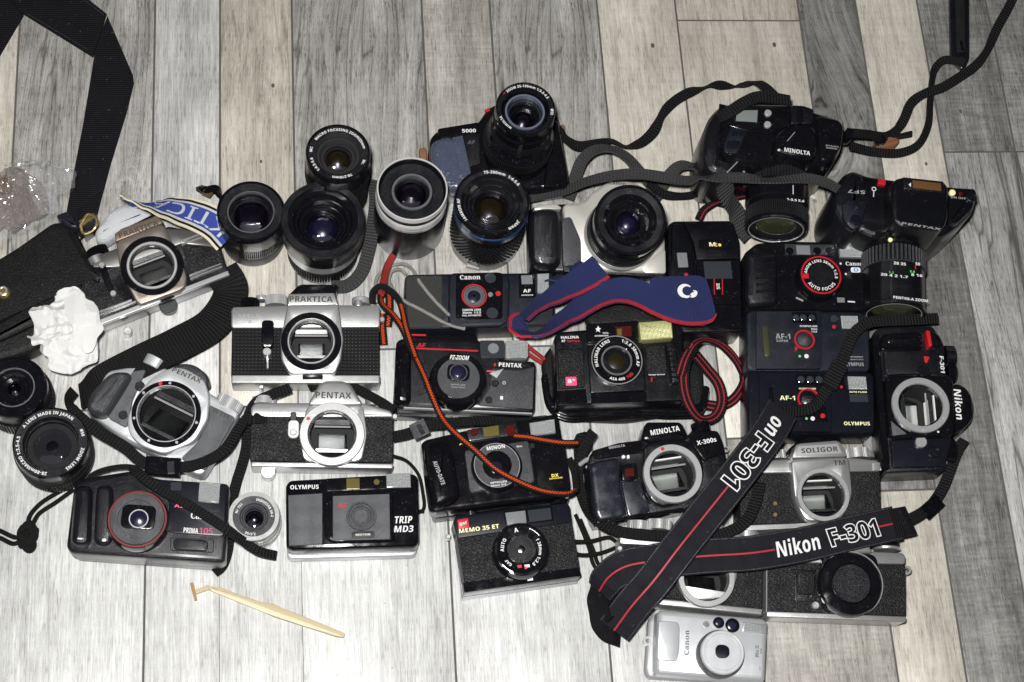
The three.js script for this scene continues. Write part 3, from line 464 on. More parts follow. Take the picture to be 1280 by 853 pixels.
{ // silver SLR with a bayonet mount
  const t = new Thing('slr_camera', 'silver SLR body with white timer lever and red dot on its open mount', 'camera', { c: K4, a: [78, 578], b: [502, 584], w: 0.03, pitch: 6 });
  const c = [320, 480], hole = [320, 480, 76], hw = 0.043;
  t.s_('body_shell', M.leather, [80, 425, 500, 566], 0.002, 0.0298, { hole, hw, r: 0.003 });
  t.s_('back_plate', M.black, [86, 398, 494, 574], 0.0005, 0.0065, { at: 0.02 });
  t.s_('top_plate', M.satinChrome, [[80, 400], [92, 388], [230, 388], [410, 388], [490, 410], [500, 420], [500, 430], [80, 430]], 0.004, 0.031, { r: 0.003, b: 0.0015, hole, hw });
  t.s_('bottom_plate', M.satinChrome, [79, 562, 501, 583], 0.002, 0.031, { b: 0.0015, r: 0.003, hole, hw });
  t.s_('prism_hump', M.satinChrome, [[246, 396], [282, 330], [300, 322], [352, 322], [374, 330], [414, 396]], 0.005, 0.036, { b: 0.003, r: 0.004 });
  t.s_('front_plate', M.satinChrome, [[248, 394], [412, 394], [424, 480], [408, 560], [236, 560], [222, 480]], 0.028, 0.037, { hole, hw, b: 0.001, r: 0.006 });
  throat(t, c, 97, 72, 0.043, 0.008, { dot: -58 });
  t.text('PENTAX', M.ink, [324, 366], 106, 19, 0.0362); t.text('MV 1', M.inkGrey, [163, 409], 54, 13, 0.0312, { font: 'sans' });
  const lv = t.s_('timer_lever', M.white, [190, 438, 221, 492], 0.031, 0.037, { r: 0.006, b: 0.0015 }); t.s_('lever_grip', M.ink, [196, 414, 214, 440], 0.031, 0.038, { r: 0.003, p: lv }); t.disc('lever_pivot', M.chrome, [205, 475], 10, 0.036, 0.0385, { p: lv });
  t.knob('rewind_knob', M.steel, [118, 384], 0.018, 0.011, 0.007, { n: 36 }); t.knob('shutter_button', M.chrome, [440, 386], 0.02, 0.007, 0.008); t.knob('wind_lever', M.steel, [470, 398], 0.016, 0.008, 0.005);
  t.disc('tripod_socket', M.steel, [130, 592], 22, 0.006, 0.0175);
  for (const x of [76, 506]) t.disc('strap_lug', M.chrome, [x, 428], 8, 0.014, 0.02);
}
{ // compact with speckled grip
  const t = new Thing('compact_camera', 'black and grey compact camera with speckled grip and plain round lens cover', 'camera', { c: K4, a: [184, 822], b: [578, 812], w: 0.036, pitch: 0 });
  t.s_('back_shell', M.silver, [184, 640, 575, 822], 0.001, 0.014, { at: 0.036, r: 0.006, b: 0.002 });
  t.s_('front_shell', M.gloss, [[182, 632], [194, 616], [560, 596], [574, 604], [578, 800], [566, 814], [200, 824], [184, 812]], 0.012, 0.036, { r: 0.006, b: 0.004 });
  t.s_('grip_panel', M.greyMid, [[190, 662], [291, 656], [291, 806], [192, 812]], 0.034, 0.0368, { b: 0.0005 });
  t.s_('raised_front', M.gloss, [[294, 654], [500, 650], [506, 796], [318, 802], [296, 782]], 0.033, 0.041, { r: 0.004, b: 0.003 });
  t.s_('front_panel', M.greyMid, [[322, 664], [490, 658], [492, 792], [322, 796]], 0.039, 0.0418, { b: 0.0004 });
  t.lathe('lens_surround', M.grey, [407, 722], 0.044, [[46, 0.041], [45, 0.0436], [38, 0.0436], [37, 0.0428], [30, 0.0428], [29, 0.0422], [22, 0.0422], [0, 0.0422]]); t.disc('lens_cover', M.greyMid, [407, 722], 20, 0.0415, 0.0426, { h: 0.044 });
  t.s_('top_window_bar', M.gloss, [[300, 612], [556, 598], [560, 642], [302, 652]], 0.034, 0.0368, { r: 0.002 });
  t.s_('viewfinder', M.windowAmber, [362, 612, 402, 644], 0.035, 0.0374, { b: 0.0005 }); t.disc('sensor_lamp', M.windowAmber, [452, 622], 9, 0.035, 0.0374); t.s_('flash_window', M.flash, [480, 598, 554, 638], 0.034, 0.0385, { b: 0.0008 });
  t.text('OLYMPUS', M.white, [238, 638], 84, 13, 0.0361); t.text('TRIP', M.white, [531, 735], 52, 21, 0.0361, { shear: 0.15 }); t.text('MD3', M.white, [533, 762], 56, 20, 0.0361, { shear: 0.15 }); t.text('AF', M.red, [350, 693], 30, 14, 0.0418);
  const pl = t.s_('power_switch', M.ink, [378, 769, 446, 788], 0.0415, 0.0432, { r: 0.003 }); t.text('MOTOR', M.white, [412, 779], 44, 6, 0.0432, { p: pl });
  t.s_('base_latch', M.grey, [235, 828, 262, 836], 0.012, 0.016, { at: 0.016 });
}
{ // compact zoom with red ring
  const t = new Thing('compact_camera', 'chunky black compact zoom camera with dark red lens ring and blue panel', 'camera', { c: K2, a: [238, 738], b: [800, 778], w: 0.042, pitch: 2 });
  t.s_('back_shell', M.satin, [[262, 505], [808, 512], [796, 776], [240, 736]], 0.001, 0.02, { at: 0.042, r: 0.008, b: 0.003 });
  t.s_('front_shell', M.satin, [[262, 492], [300, 474], [480, 446], [560, 478], [806, 494], [816, 510], [800, 770], [786, 778], [250, 742], [233, 720]], 0.016, 0.042, { r: 0.007, b: 0.005, bs: 4 });
  t.s_('hand_grip', M.satin, [[260, 500], [326, 496], [318, 720], [244, 716]], 0.03, 0.053, { r: 0.008, b: 0.008, bs: 5 }); t.s_('grip_pad', M.satin, [[340, 500], [402, 500], [396, 716], [330, 712]], 0.03, 0.047, { r: 0.008, b: 0.005, bs: 4 });
  t.s_('blue_panel', M.navyDark, [[556, 482], [806, 498], [796, 684], [596, 672], [600, 560]], 0.038, 0.0435, { r: 0.004, b: 0.001 });
  t.lathe('lens_turret', M.gloss, [488, 624], 0.056, [[112, 0.04], [112, 0.052], [108, 0.0555], [104, 0.056], [0, 0.056]]);
  t.ring('red_ring', M.darkRed, [488, 624], 98, 105, 0.054, 0.0568, { h: 0.056 }); t.lathe('lens_face', M.grey, [488, 624], 0.056, [[97, 0.055], [96, 0.0585], [70, 0.0588], [69, 0.0582], [0, 0.0582]]);
  t.s_('lens_window', M.gloss, [436, 568, 546, 662], 0.0575, 0.0602, { r: 0.006, b: 0.001 }); t.ring('lens_trim', M.chrome, [492, 622], 31, 35, 0.0596, 0.0612); t.dome('lens_glass', M.glassBlue, [492, 622], 31, 0.0603, 0.0032);
  t.s_('flash_window', M.flash, [[708, 490], [782, 496], [778, 566], [704, 560]], 0.0425, 0.0455, { b: 0.0008, r: 0.001 }); t.s_('viewfinder', M.window, [[606, 490], [646, 493], [644, 522], [604, 520]], 0.0425, 0.0445);
  t.s_('name_recess', M.grey, [[606, 686], [760, 694], [758, 742], [602, 734]], 0.04, 0.0438, { r: 0.002 }); t.s_('base_pill', M.satin, [[616, 690], [740, 698], [738, 738], [612, 730]], 0.042, 0.046, { r: 0.009, b: 0.001 });
  t.text('Canon', M.white, [720, 613], 84, 24, 0.0436, { font: 'serif' }); t.text('PRIMA', M.white, [678, 664], 52, 18, 0.0436); t.text('105', M.magenta, [732, 666], 46, 22, 0.0436, { font: 'sans' }); t.text('AI', M.pink, [634, 577], 30, 12, 0.0436); t.bar('accent_line', M.green, [614, 560], [626, 561], 5, 0.043, 0.0438);
  t.s_('remote_window', M.window, [[722, 584], [784, 588], [782, 600], [720, 596]], 0.0425, 0.0445);
}
{ // silver autofocus-era SLR, turned clockwise
  const t = new Thing('slr_camera', 'silver and grey SLR body, turned aslant, with oval housing round the open mount', 'camera', { c: K2, a: [330, 282], b: [705, 470], w: 0.032, pitch: 5 });
  const c = [590, 248], hole = [590, 248, 106], hw = 0.046;
  t.s_('body_shell', M.silver, [[380, 96], [545, 62], [790, 200], [850, 244], [838, 270], [718, 470], [660, 450], [430, 330], [300, 240]], 0.006, 0.031, { hole, hw, r: 0.006, b: 0.003 });
  t.s_('back_shell', M.satin, [[400, 110], [540, 70], [840, 250], [712, 464], [430, 326], [310, 240]], 0.0005, 0.008, { at: 0.03, r: 0.004 });
  t.s_('hand_grip', M.grey, [[312, 176], [392, 92], [470, 96], [440, 150], [368, 262], [300, 238]], 0.012, 0.047, { r: 0.009, b: 0.008, bs: 5 });
  t.s_('grip_cover', M.greyMid, [[470, 96], [520, 90], [470, 200], [450, 300], [380, 262]], 0.03, 0.0345, { r: 0.004 });
  t.s_('front_cover', M.greyMid, [[740, 214], [838, 262], [728, 452], [640, 408], [700, 350], [744, 260]], 0.03, 0.034, { r: 0.004 });
  t.s_('prism_hump', M.grey, [[606, 84], [640, 66], [690, 70], [738, 108], [742, 140], [700, 150], [620, 120]], 0.012, 0.036, { r: 0.006, b: 0.004 });
  t.s_('lens_housing', M.silver, [[612, 82], [660, 88], [728, 130], [744, 190], [738, 268], [688, 348], [584, 392], [500, 362], [456, 318], [452, 262], [486, 180], [540, 118]], 0.03, 0.0435, { hole, hw, r: 0.006, b: 0.0012 });
  throat(t, c, 124, 105, 0.046, 0.008, { flange: M.gloss, screws: 7, dot: -40 }); t.ring('mount_edge', M.steel, c, 103, 106, 0.04, 0.0464, { h: 0.046 });
  t.text('PENTAX', M.ink, [664, 112], 112, 17, 0.0437, { rot: 3 }); t.text('MZ-M', M.ink, [785, 248], 62, 16, 0.0345, { rot: 178 + 4 });
  t.knob('mode_dial', M.steel, [812, 218], 0.02, 0.013, 0.011, { n: 40 }); t.knob('shutter_dial', M.silver, [548, 72], 0.022, 0.012, 0.01); t.disc('release_button', M.satin, [496, 150], 18, 0.034, 0.0365); t.disc('preview_button', M.satin, [436, 252], 16, 0.034, 0.0365);
  t.knob('base_foot', M.satinChrome, [700, 462], 0.02, 0.006, 0.004);
}
{ // older SLR lying on its case, turned anticlockwise
  const t = new Thing('slr_camera', 'black SLR body with bronze nameplate and champagne housing, lying aslant by leather case', 'camera', { c: K1, a: [375, 688], b: [870, 498], w: 0.036, pitch: 7 });
  const c = [578, 462], hole = [578, 462, 90], hw = 0.05;
  t.s_('body_shell', M.black, [[330, 470], [420, 420], [640, 312], [826, 352], [872, 496], [374, 688], [300, 560]], 0.002, 0.034, { hole, hw, r: 0.004, b: 0.0015 });
  t.s_('top_plate', M.gunmetal, [[350, 432], [436, 400], [630, 320], [800, 336], [832, 372], [836, 394], [690, 380], [450, 470], [352, 470]], 0.006, 0.0352, { hole, hw, r: 0.002 });
  t.s_('leather_panel', M.leather, [[694, 394], [832, 392], [852, 446], [722, 500]], 0.03, 0.036, { b: 0.0006 });
  t.s_('leather_panel', M.leather, [[330, 520], [440, 540], [470, 590], [372, 640]], 0.03, 0.036, { b: 0.0006 });
  t.s_('bottom_plate', M.steel, [[370, 672], [867, 482], [874, 498], [376, 692]], 0.0305, 0.0365, { b: 0.001, hole, hw });
  for (const [p0, p1] of [[[690, 382], [770, 354]], [[684, 370], [764, 342]], [[724, 512], [846, 466]], [[720, 500], [842, 455]], [[376, 652], [530, 592]], [[372, 640], [500, 592]]]) t.bar('trim_line', M.chrome, p0, p1, 4, 0.033, 0.0372);
  t.s_('prism_hump', M.satin, [[438, 352], [470, 318], [584, 262], [628, 300], [612, 320], [446, 384]], 0.01, 0.034, { b: 0.004, r: 0.004 });
  t.s_('name_plate', M.bronze, [[436, 342], [462, 322], [596, 272], [612, 288], [618, 302], [440, 372]], 0.02, 0.047, { b: 0.0012 });
  t.s_('lens_housing', M.champagne, [[440, 372], [620, 302], [712, 500], [706, 540], [690, 556], [536, 612], [520, 602], [456, 480]], 0.032, 0.0465, { hole, hw, r: 0.005, b: 0.0015 });
  t.lathe('black_flange', M.gloss, c, 0.049, [[121, 0.045], [121, 0.0482], [118, 0.049], [97, 0.049]]); throat(t, c, 97, 86, 0.0498, 0.008, { screws: 0, flange: M.steel });
  t.text('PRAKTICA', M.ink, [527, 325], 160, 22, 0.0472, { rot: -2 });
  const lv = t.s_('timer_lever', M.gloss, [[370, 464], [398, 452], [436, 566], [420, 580]], 0.036, 0.044, { r: 0.003 }); t.disc('lever_tip', M.chrome, [430, 568], 12, 0.04, 0.0455, { p: lv }); t.disc('lever_pivot', M.chrome, [386, 460], 12, 0.04, 0.0455, { p: lv });
  t.knob('rewind_knob', M.gloss, [372, 414], 0.02, 0.01, 0.008, { n: 30 }); t.knob('shutter_dial', M.satinChrome, [368, 446], 0.028, 0.008, 0.008); t.disc('release_button', M.grey, [640, 612], 34, 0.01, 0.018); t.disc('tripod_socket', M.steel, [486, 712], 16, 0.004, 0.014);
  t.s_('mirror_lip', M.gloss, [[608, 590], [660, 570], [664, 582], [612, 602]], 0.03, 0.038);
}

// ---------------------------------------------------------------- compacts in the middle
{ // navy compact with square lens panel
  const t = new Thing('compact_camera', 'navy compact camera with a square black lens panel and red ringed lens, mesh textured grip', 'camera', { c: K6, a: [110, 366], b: [868, 350], w: 0.032, pitch: 0 });
  t.s_('body_shell', M.navy, [[104, 110], [120, 92], [300, 88], [850, 82], [868, 100], [868, 350], [300, 368], [110, 368]], 0.001, 0.032, { r: 0.004, b: 0.003 });
  t.s_('grip_panel', mat([0.035, 0.035, 0.035], 0.7, 0, { bump: T_mesh, tile: 0.009, bs: 0.0009 }), [[108, 100], [298, 92], [300, 362], [114, 364]], 0.02, 0.0335, { r: 0.004, b: 0.003 });
  t.s_('lens_block', M.navy, [[330, 84], [596, 78], [640, 110], [636, 330], [600, 356], [340, 362], [326, 330]], 0.03, 0.039, { r: 0.006, b: 0.003 });
  t.s_('lens_panel', M.gloss, [[366, 90], [590, 84], [604, 100], [602, 318], [380, 322], [364, 308]], 0.038, 0.0405, { r: 0.003, b: 0.0008 });
  const c = [458, 202]; t.ring('red_ring', M.red, c, 58, 64, 0.04, 0.0412); t.lathe('lens_barrel', M.greyMid, c, 0.043, [[56, 0.04], [55, 0.0428], [46, 0.043], [44, 0.0418], [30, 0.0412], [30, 0.0405]]); t.dome('lens_glass', M.glassBlue, c, 36, 0.041, 0.0026, { h: 0.043 }); t.disc('aperture', M.mirror, c, 10, 0.0425, 0.0437, { h: 0.043 });
  t.dome('focus_window', M.window, [540, 112], 28, 0.0405, 0.0012); t.dome('focus_window', M.window, [550, 290], 30, 0.0405, 0.0012); t.disc('light_sensor', M.windowPale, [541, 194], 13, 0.04, 0.0418); t.disc('red_dot', M.red, [580, 190], 14, 0.04, 0.0411);
  t.text('Canon', M.white, [437, 109], 104, 24, 0.0406, { font: 'serif' }); t.text('CANON LENS', M.white, [445, 275], 94, 12, 0.0406); t.text('35mm  1:3.5', M.white, [445, 289], 94, 11, 0.0406); t.text('FULL AUTOMATIC', M.white, [445, 303], 96, 9, 0.0406);
  t.s_('viewfinder_frame', M.gloss, [[684, 90], [770, 88], [770, 208], [686, 212]], 0.03, 0.034, { b: 0.0006 }); t.s_('viewfinder', M.windowPale, [696, 98, 756, 142], 0.0335, 0.0348, { b: 0.0004 }); t.text('AF', M.white, [726, 178], 40, 18, 0.0341); t.text('AUTOFOCUS', M.white, [727, 200], 60, 7, 0.0341);
  t.s_('flash_window', M.flash, [[778, 90], [838, 88], [838, 186], [780, 188]], 0.03, 0.0345, { b: 0.0006 });
}
{ // black zoom compact
  const t = new Thing('compact_camera', 'black zoom compact camera with big round lens turret and thin red line', 'camera', { c: K6, a: [50, 762], b: [766, 796], w: 0.038, pitch: 2 });
  t.s_('back_shell', M.satin, [[66, 450], [760, 540], [764, 810], [52, 780]], 0.001, 0.016, { at: 0.036, r: 0.006 });
  t.s_('front_shell', M.satin, [[62, 430], [90, 414], [480, 418], [610, 520], [764, 532], [772, 548], [766, 796], [60, 768], [48, 740]], 0.012, 0.038, { r: 0.006, b: 0.005, bs: 4 });
  t.s_('hand_grip', M.gloss, [[60, 440], [140, 430], [138, 752], [52, 744]], 0.03, 0.049, { r: 0.008, b: 0.008, bs: 5 });
  t.s_('top_ledge', M.gloss, [[150, 400], [470, 398], [482, 470], [154, 464]], 0.014, 0.032, { b: 0.002, r: 0.002 }); t.bar('red_line', M.red, [158, 468], [478, 482], 8, 0.037, 0.0388); t.bar('red_line', M.red, [136, 400], [214, 402], 9, 0.03, 0.0328); t.text('AF', M.red, [190, 454], 40, 22, 0.0385, { shear: 0.2 });
  t.s_('viewfinder', M.window, [[486, 428], [612, 428], [612, 520], [490, 516]], 0.03, 0.0395, { r: 0.002, b: 0.001 }); t.disc('sensor_lens', M.windowPale, [556, 468], 28, 0.038, 0.0403); t.s_('flash_window', M.flash, [[616, 428], [732, 430], [732, 518], [616, 520]], 0.028, 0.0395, { r: 0.003, b: 0.001 });
  const c = [378, 622]; t.lathe('lens_turret', M.gloss, c, 0.055, [[146, 0.036], [146, 0.049], [140, 0.0535], [132, 0.055], [108, 0.055]]); t.lathe('lens_face', M.grey, c, 0.055, [[109, 0.0535], [107, 0.056], [0, 0.056]]); t.ring('face_groove', M.gloss, c, 107, 110, 0.054, 0.0554, { h: 0.055 });
  t.s_('lens_window', M.gloss, [322, 546, 434, 636], 0.0555, 0.0582, { r: 0.006, b: 0.0008 }); t.ring('lens_trim', M.grey, [378, 592], 40, 46, 0.0576, 0.059); t.dome('lens_glass', M.glassBlue, [378, 592], 38, 0.0584, 0.0028); t.text('PZ-ZOOM', M.white, [383, 517], 94, 24, 0.0562, { shear: 0.25 }); t.text('PENTAX LENS', M.inkGrey, [376, 655], 74, 7, 0.0562); t.text('35mm-70mm', M.inkGrey, [376, 668], 70, 7, 0.0562);
  t.text('PENTAX', M.white, [641, 555], 116, 22, 0.0381); t.s_('red_mark', M.red, [[556, 552], [566, 540], [570, 556], [562, 562]], 0.037, 0.0385); t.s_('front_panel', M.grey, [[548, 572], [690, 582], [764, 560], [756, 780], [480, 760], [540, 660]], 0.036, 0.039, { b: 0.0008, r: 0.002 }); t.bar('pink_slash', M.pink, [522, 584], [562, 586], 7, 0.037, 0.0392);
  t.s_('accent_wedge', M.greyLight, [[536, 596], [608, 572], [572, 620]], 0.038, 0.0395, { b: 0.0002 }); for (const p of [[565, 646], [532, 730]]) t.disc('mode_button', M.satin, p, 18, 0.038, 0.0408); t.ring('timer_symbol', M.white, [610, 645], 6, 8, 0.038, 0.0392); t.s_('flash_symbol', M.white, [590, 712, 604, 730], 0.038, 0.0392, { b: 0 });
  t.bar('base_trim', M.greyLight, [100, 770], [752, 800], 8, 0.034, 0.0388);
}
{ // DX compact under the orange cord
  const t = new Thing('compact_camera', 'glossy black compact camera with small yellow letters, crossed by the orange cord', 'camera', { c: K7, a: [66, 476], b: [664, 404], w: 0.04, pitch: 1 });
  t.s_('back_shell', M.satin, [[46, 196], [612, 90], [670, 412], [80, 482]], 0.001, 0.018, { at: 0.038, r: 0.004 });
  t.s_('front_shell', M.gloss, [[22, 184], [40, 168], [210, 128], [590, 58], [608, 66], [664, 396], [650, 408], [84, 478], [62, 464]], 0.014, 0.04, { r: 0.005, b: 0.004, bs: 4 });
  t.s_('hand_grip', M.gloss, [[30, 184], [150, 164], [196, 420], [70, 470]], 0.03, 0.051, { r: 0.01, b: 0.009, bs: 5 });
  t.s_('lens_panel', M.grey, [[206, 216], [480, 172], [508, 352], [230, 396]], 0.038, 0.0425, { r: 0.004, b: 0.001 });
  t.s_('right_panel', M.gloss, [[500, 190], [632, 164], [660, 374], [520, 396]], 0.038, 0.0425, { r: 0.003, b: 0.001 });
  t.s_('window_bar', M.satin, [[214, 128], [430, 92], [440, 150], [224, 178]], 0.038, 0.0422, { r: 0.002 }); t.disc('focus_window', M.windowRed, [248, 138], 18, 0.04, 0.0428); t.s_('viewfinder', M.windowAmber, [[284, 118], [352, 108], [356, 150], [290, 158]], 0.04, 0.0432, { b: 0.0006 }); t.disc('focus_window', M.windowRed, [402, 130], 24, 0.04, 0.043);
  t.s_('flash_window', M.flash, [[484, 98], [590, 82], [596, 140], [492, 154]], 0.038, 0.0428, { b: 0.0008 });
  const c = [345, 280]; t.lathe('lens_turret', M.gloss, c, 0.049, [[110, 0.04], [109, 0.0478], [104, 0.049], [99, 0.049]]); t.lathe('lens_face', M.grey, c, 0.049, [[99, 0.048], [98, 0.0495], [0, 0.0495]]); t.ring('silver_ring', M.greyLight, c, 96, 98, 0.048, 0.0498, { h: 0.049 });
  t.lathe('lens_recess', M.gloss, c, 0.049, [[62, 0.049], [62, 0.0512], [54, 0.0516], [52, 0.0502], [40, 0.0502], [30, 0.0508], [0, 0.0508]]); t.dome('lens_glass', M.glassBlue, [342, 288], 26, 0.051, 0.0018);
  t.text('MINON', M.white, [340, 203], 78, 17, 0.0496, { rot: 2 }); t.text('OPTICLEN', M.white, [352, 352], 70, 8, 0.0496); t.text('35mm f3.8', M.white, [352, 364], 66, 8, 0.0496); t.text('AUTO-DATE', M.greyLight, [98, 312], 110, 18, 0.0511, { rot: -78, tip: 0 });
  t.text('AF', M.yellow, [202, 186], 34, 12, 0.0402, { shear: 0.4 }); t.text('DX', M.yellow, [593, 323], 30, 14, 0.0426); t.text('EXPOSURE', M.yellow, [597, 335], 56, 6, 0.0426); t.text('35mm', M.white, [440, 199], 24, 7, 0.0426);
  t.disc('timer_button', M.satin, [494, 196], 14, 0.04, 0.0438);
}
{ // viewfinder camera with leatherette
  const t = new Thing('compact_camera', 'black leatherette viewfinder camera with red square badge and large round lens', 'camera', { c: K7, a: [196, 818], b: [706, 748], w: 0.034, pitch: 2 });
  t.s_('body_shell', M.leather, [[176, 590], [664, 520], [698, 716], [206, 782]], 0.004, 0.0338, { b: 0.0006 });
  t.s_('back_plate', M.silver, [[172, 520], [660, 450], [706, 756], [206, 828]], 0.0005, 0.01, { at: 0.032 });
  t.s_('top_plate', M.navyDark, [[158, 516], [172, 496], [640, 440], [656, 450], [666, 522], [178, 594]], 0.006, 0.0345, { r: 0.002, b: 0.0012 });
  t.s_('bottom_plate', M.gloss, [[200, 780], [696, 714], [706, 750], [206, 822]], 0.004, 0.0345, { r: 0.001, b: 0.001 });
  const lg = t.s_('red_badge', M.red, [[176, 512], [222, 504], [228, 544], [182, 552]], 0.034, 0.0352, { b: 0.0003 }); t.text('gaf', M.white, [201, 528], 34, 18, 0.0352, { p: lg }); t.text('MEMO 35 ET', M.paleYellow, [269, 550], 172, 18, 0.0346, { rot: 0 });
  t.s_('window_frame', M.gloss, [[372, 476], [580, 452], [588, 514], [384, 540]], 0.033, 0.0358, { b: 0.0006 }); t.s_('meter_window', M.windowPale, [[380, 482], [466, 472], [472, 524], [390, 534]], 0.034, 0.0364, { b: 0.0004 }); t.s_('viewfinder', M.window, [[476, 471], [574, 460], [580, 510], [484, 522]], 0.034, 0.0368, { b: 0.0006 });
  const c = [450, 638]; t.lathe('lens_barrel', M.gloss, c, 0.05, [[120, 0.032], [120, 0.046], [114, 0.0495], [104, 0.05], [98, 0.0494], [60, 0.0486], [58, 0.047], [34, 0.0462], [28, 0.0458]]); t.gear('focus_ring', M.black, c, 0.05, 60, 0.046, 0.0505, 60, 0.0005); t.lathe('lens_throat', M.satin, c, 0.05, [[58, 0.0507], [50, 0.0507], [40, 0.0492], [30, 0.0488], [30, 0.048]]); t.dome('lens_glass', M.mirror, c, 29, 0.0484, 0.003, { h: 0.05 });
  t.arc('AUTO', M.white, c, 80, 0.0491, 11, -68, { h: 0.05 }); t.arc('B', M.pink, c, 80, 0.0491, 11, 176, { flip: 1, h: 0.05 }); t.arc('f 38mm 1:2.8', M.white, c, 80, 0.0491, 10, 108, { h: 0.05 }); t.arc('GAF', M.white, c, 80, 0.0491, 9, -128, { h: 0.05 }); t.arc('A', M.white, c, 84, 0.0491, 14, -6, { h: 0.05 }); t.s_('index_plate', M.white, [[474, 760], [498, 757], [500, 770], [476, 773]], 0.034, 0.0352, { b: 0.0002 });
  t.s_('index_block', M.red, [[432, 706], [450, 704], [452, 716], [434, 718]], 0.048, 0.0493, { b: 0 }); t.s_('index_block', M.white, [[462, 704], [484, 702], [486, 714], [464, 716]], 0.048, 0.0493, { b: 0 });
  t.disc('strap_lug', M.chrome, [142, 570], 11, 0.01, 0.018, { h: 0.03 }); t.knob('shutter_button', M.satin, [232, 480], 0.016, 0.005, 0.007); t.knob('rewind_crank', M.gloss, [606, 434], 0.016, 0.009, 0.007);
}
{ // compact sitting in its soft case
  const cs = new Thing('soft_camera_case', 'open black vinyl camera case with rolled rim around the compact with yellow flash', 'camera case', { c: K8, a: [150, 838], b: [640, 806], w: 0.012, pitch: 0 });
  cs.s_('case_bottom', M.ever, [[96, 640], [130, 590], [170, 556], [560, 520], [604, 560], [640, 660], [646, 790], [600, 812], [380, 846], [170, 838], [120, 790]], 0.0005, 0.012, { r: 0.01, b: 0.005, bs: 4, at: 0.012 });
  for (const [dy, w, r] of [[0, 0.017, 0.0035], [9, 0.0155, 0.003], [-9, 0.016, 0.003], [18, 0.0115, 0.0026]]) cs.tube('rim_roll', M.gloss, [[108, 700 + dy, w], [124, 780 + dy, w], [170, 818 + dy, w], [300, 816 + dy, w], [430, 808 + dy, w], [540, 812 + dy, w], [630, 800 + dy, w], [648, 740 + dy, w]], r);
  cs.s_('case_flap', M.ever, [[240, 500], [290, 430], [350, 415], [430, 430], [520, 470], [560, 520], [420, 520], [270, 530]], 0.02, 0.034, { r: 0.012, b: 0.004, bs: 4 });
  cs.s_('flap_hinge', M.ever, [[260, 516], [520, 500], [520, 530], [266, 540]], 0.008, 0.026, { at: 0.03 });
  const t = new Thing('compact_camera', 'black compact camera with yellow flash and pink sticker, sitting in open case', 'camera', { c: K8, a: [152, 790], b: [572, 776], w: 0.03, pitch: 2, lift: 0.0122 });
  t.s_('body_shell', M.black, [[142, 560], [158, 546], [556, 514], [570, 530], [574, 776], [150, 790]], 0.0005, 0.03, { r: 0.003, b: 0.002 });
  t.s_('left_grip', M.leather, [[152, 606], [238, 602], [244, 730], [156, 738]], 0.028, 0.0325, { r: 0.002, b: 0.0012 }); t.s_('right_grip', M.leather, [[446, 596], [510, 590], [518, 690], [452, 696]], 0.028, 0.0318, { b: 0.001 }); t.s_('grip_bar', M.satin, [[514, 580], [548, 576], [564, 716], [530, 722]], 0.026, 0.037, { r: 0.003, b: 0.004 });
  for (let i = 0; i < 7; i++) t.bar('grip_rib', M.black, [520 + i * 1.8, 596 + i * 17], [548 + i * 1.8, 593 + i * 17], 6, 0.034, 0.0378);
  t.s_('lens_board', M.black, [[252, 590], [436, 580], [448, 742], [262, 752]], 0.028, 0.034, { r: 0.003, b: 0.0015 }); t.s_('top_block', M.gloss, [[248, 520], [420, 508], [424, 572], [252, 584]], 0.026, 0.0335, { r: 0.002 }); t.s_('slide_cover', M.gloss, [[152, 742], [246, 736], [252, 782], [156, 788]], 0.028, 0.0328); t.s_('base_ledge', M.gloss, [[264, 752], [448, 744], [450, 778], [266, 786]], 0.028, 0.0325);
  const c = [350, 640]; t.ring('silver_ring', M.chrome, c, 82, 85, 0.034, 0.0388); t.lathe('lens_barrel', M.gloss, c, 0.038, [[86, 0.033], [86, 0.0375], [81, 0.0382], [58, 0.0376], [54, 0.036], [42, 0.034], [30, 0.033], [26, 0.032]]); t.ring('lens_trim', M.greyMid, c, 46, 52, 0.034, 0.0365, { h: 0.038 }); t.dome('lens_glass', M.glassWarm, c, 30, 0.0335, 0.003, { h: 0.038 });
  t.arc('HALINAR LENS', M.white, c, 69, 0.0379, 8, -62, { h: 0.038 }); t.arc('1:3.8 38mm AF', M.white, c, 69, 0.0379, 8, 64, { h: 0.038 }); t.arc('ASA 400', M.white, c, 69, 0.0379, 7, 184, { h: 0.038, flip: 1 }); t.arc('100', M.red, c, 69, 0.0379, 8, 146, { h: 0.038, flip: 1 });
  t.text('HALINA', M.white, [193, 565], 60, 9, 0.0302); t.text('AF', M.white, [171, 577], 13, 8, 0.0302); t.text('Series', M.red, [204, 577], 42, 8, 0.0302); t.text('TOTAL', M.white, [312, 551], 20, 5, 0.0337); t.text('AUTOMATION', M.white, [298, 560], 46, 5, 0.0337); t.s_('star_logo', M.white, [[278, 536], [284, 534], [287, 526], [291, 534], [297, 535], [291, 540], [294, 548], [286, 543], [280, 547], [283, 540]], 0.033, 0.0338, { b: 0 });
  const st = t.s_('pink_sticker', M.pink, [178, 697, 217, 725], 0.032, 0.0329, { r: 0.001, b: 0.0001 }); t.text('8°', M.white, [198, 711], 26, 14, 0.0329, { p: st }); t.text('Tempo Control', M.white, [482, 690], 54, 6, 0.0319); t.bar('red_index', M.red, [466, 698], [466, 712], 5, 0.029, 0.0308);
  t.s_('rangefinder_window', M.windowRed, [[344, 530], [398, 526], [400, 560], [348, 564]], 0.032, 0.0345, { b: 0.0004 }); t.s_('amber_window', M.windowAmber, [[350, 536], [366, 535], [367, 558], [352, 559]], 0.033, 0.0352, { b: 0.0004 }); t.s_('flash_window', M.flashYellow, [[422, 514], [532, 506], [538, 566], [430, 574]], 0.024, 0.041, { r: 0.001, b: 0.0015 });
}
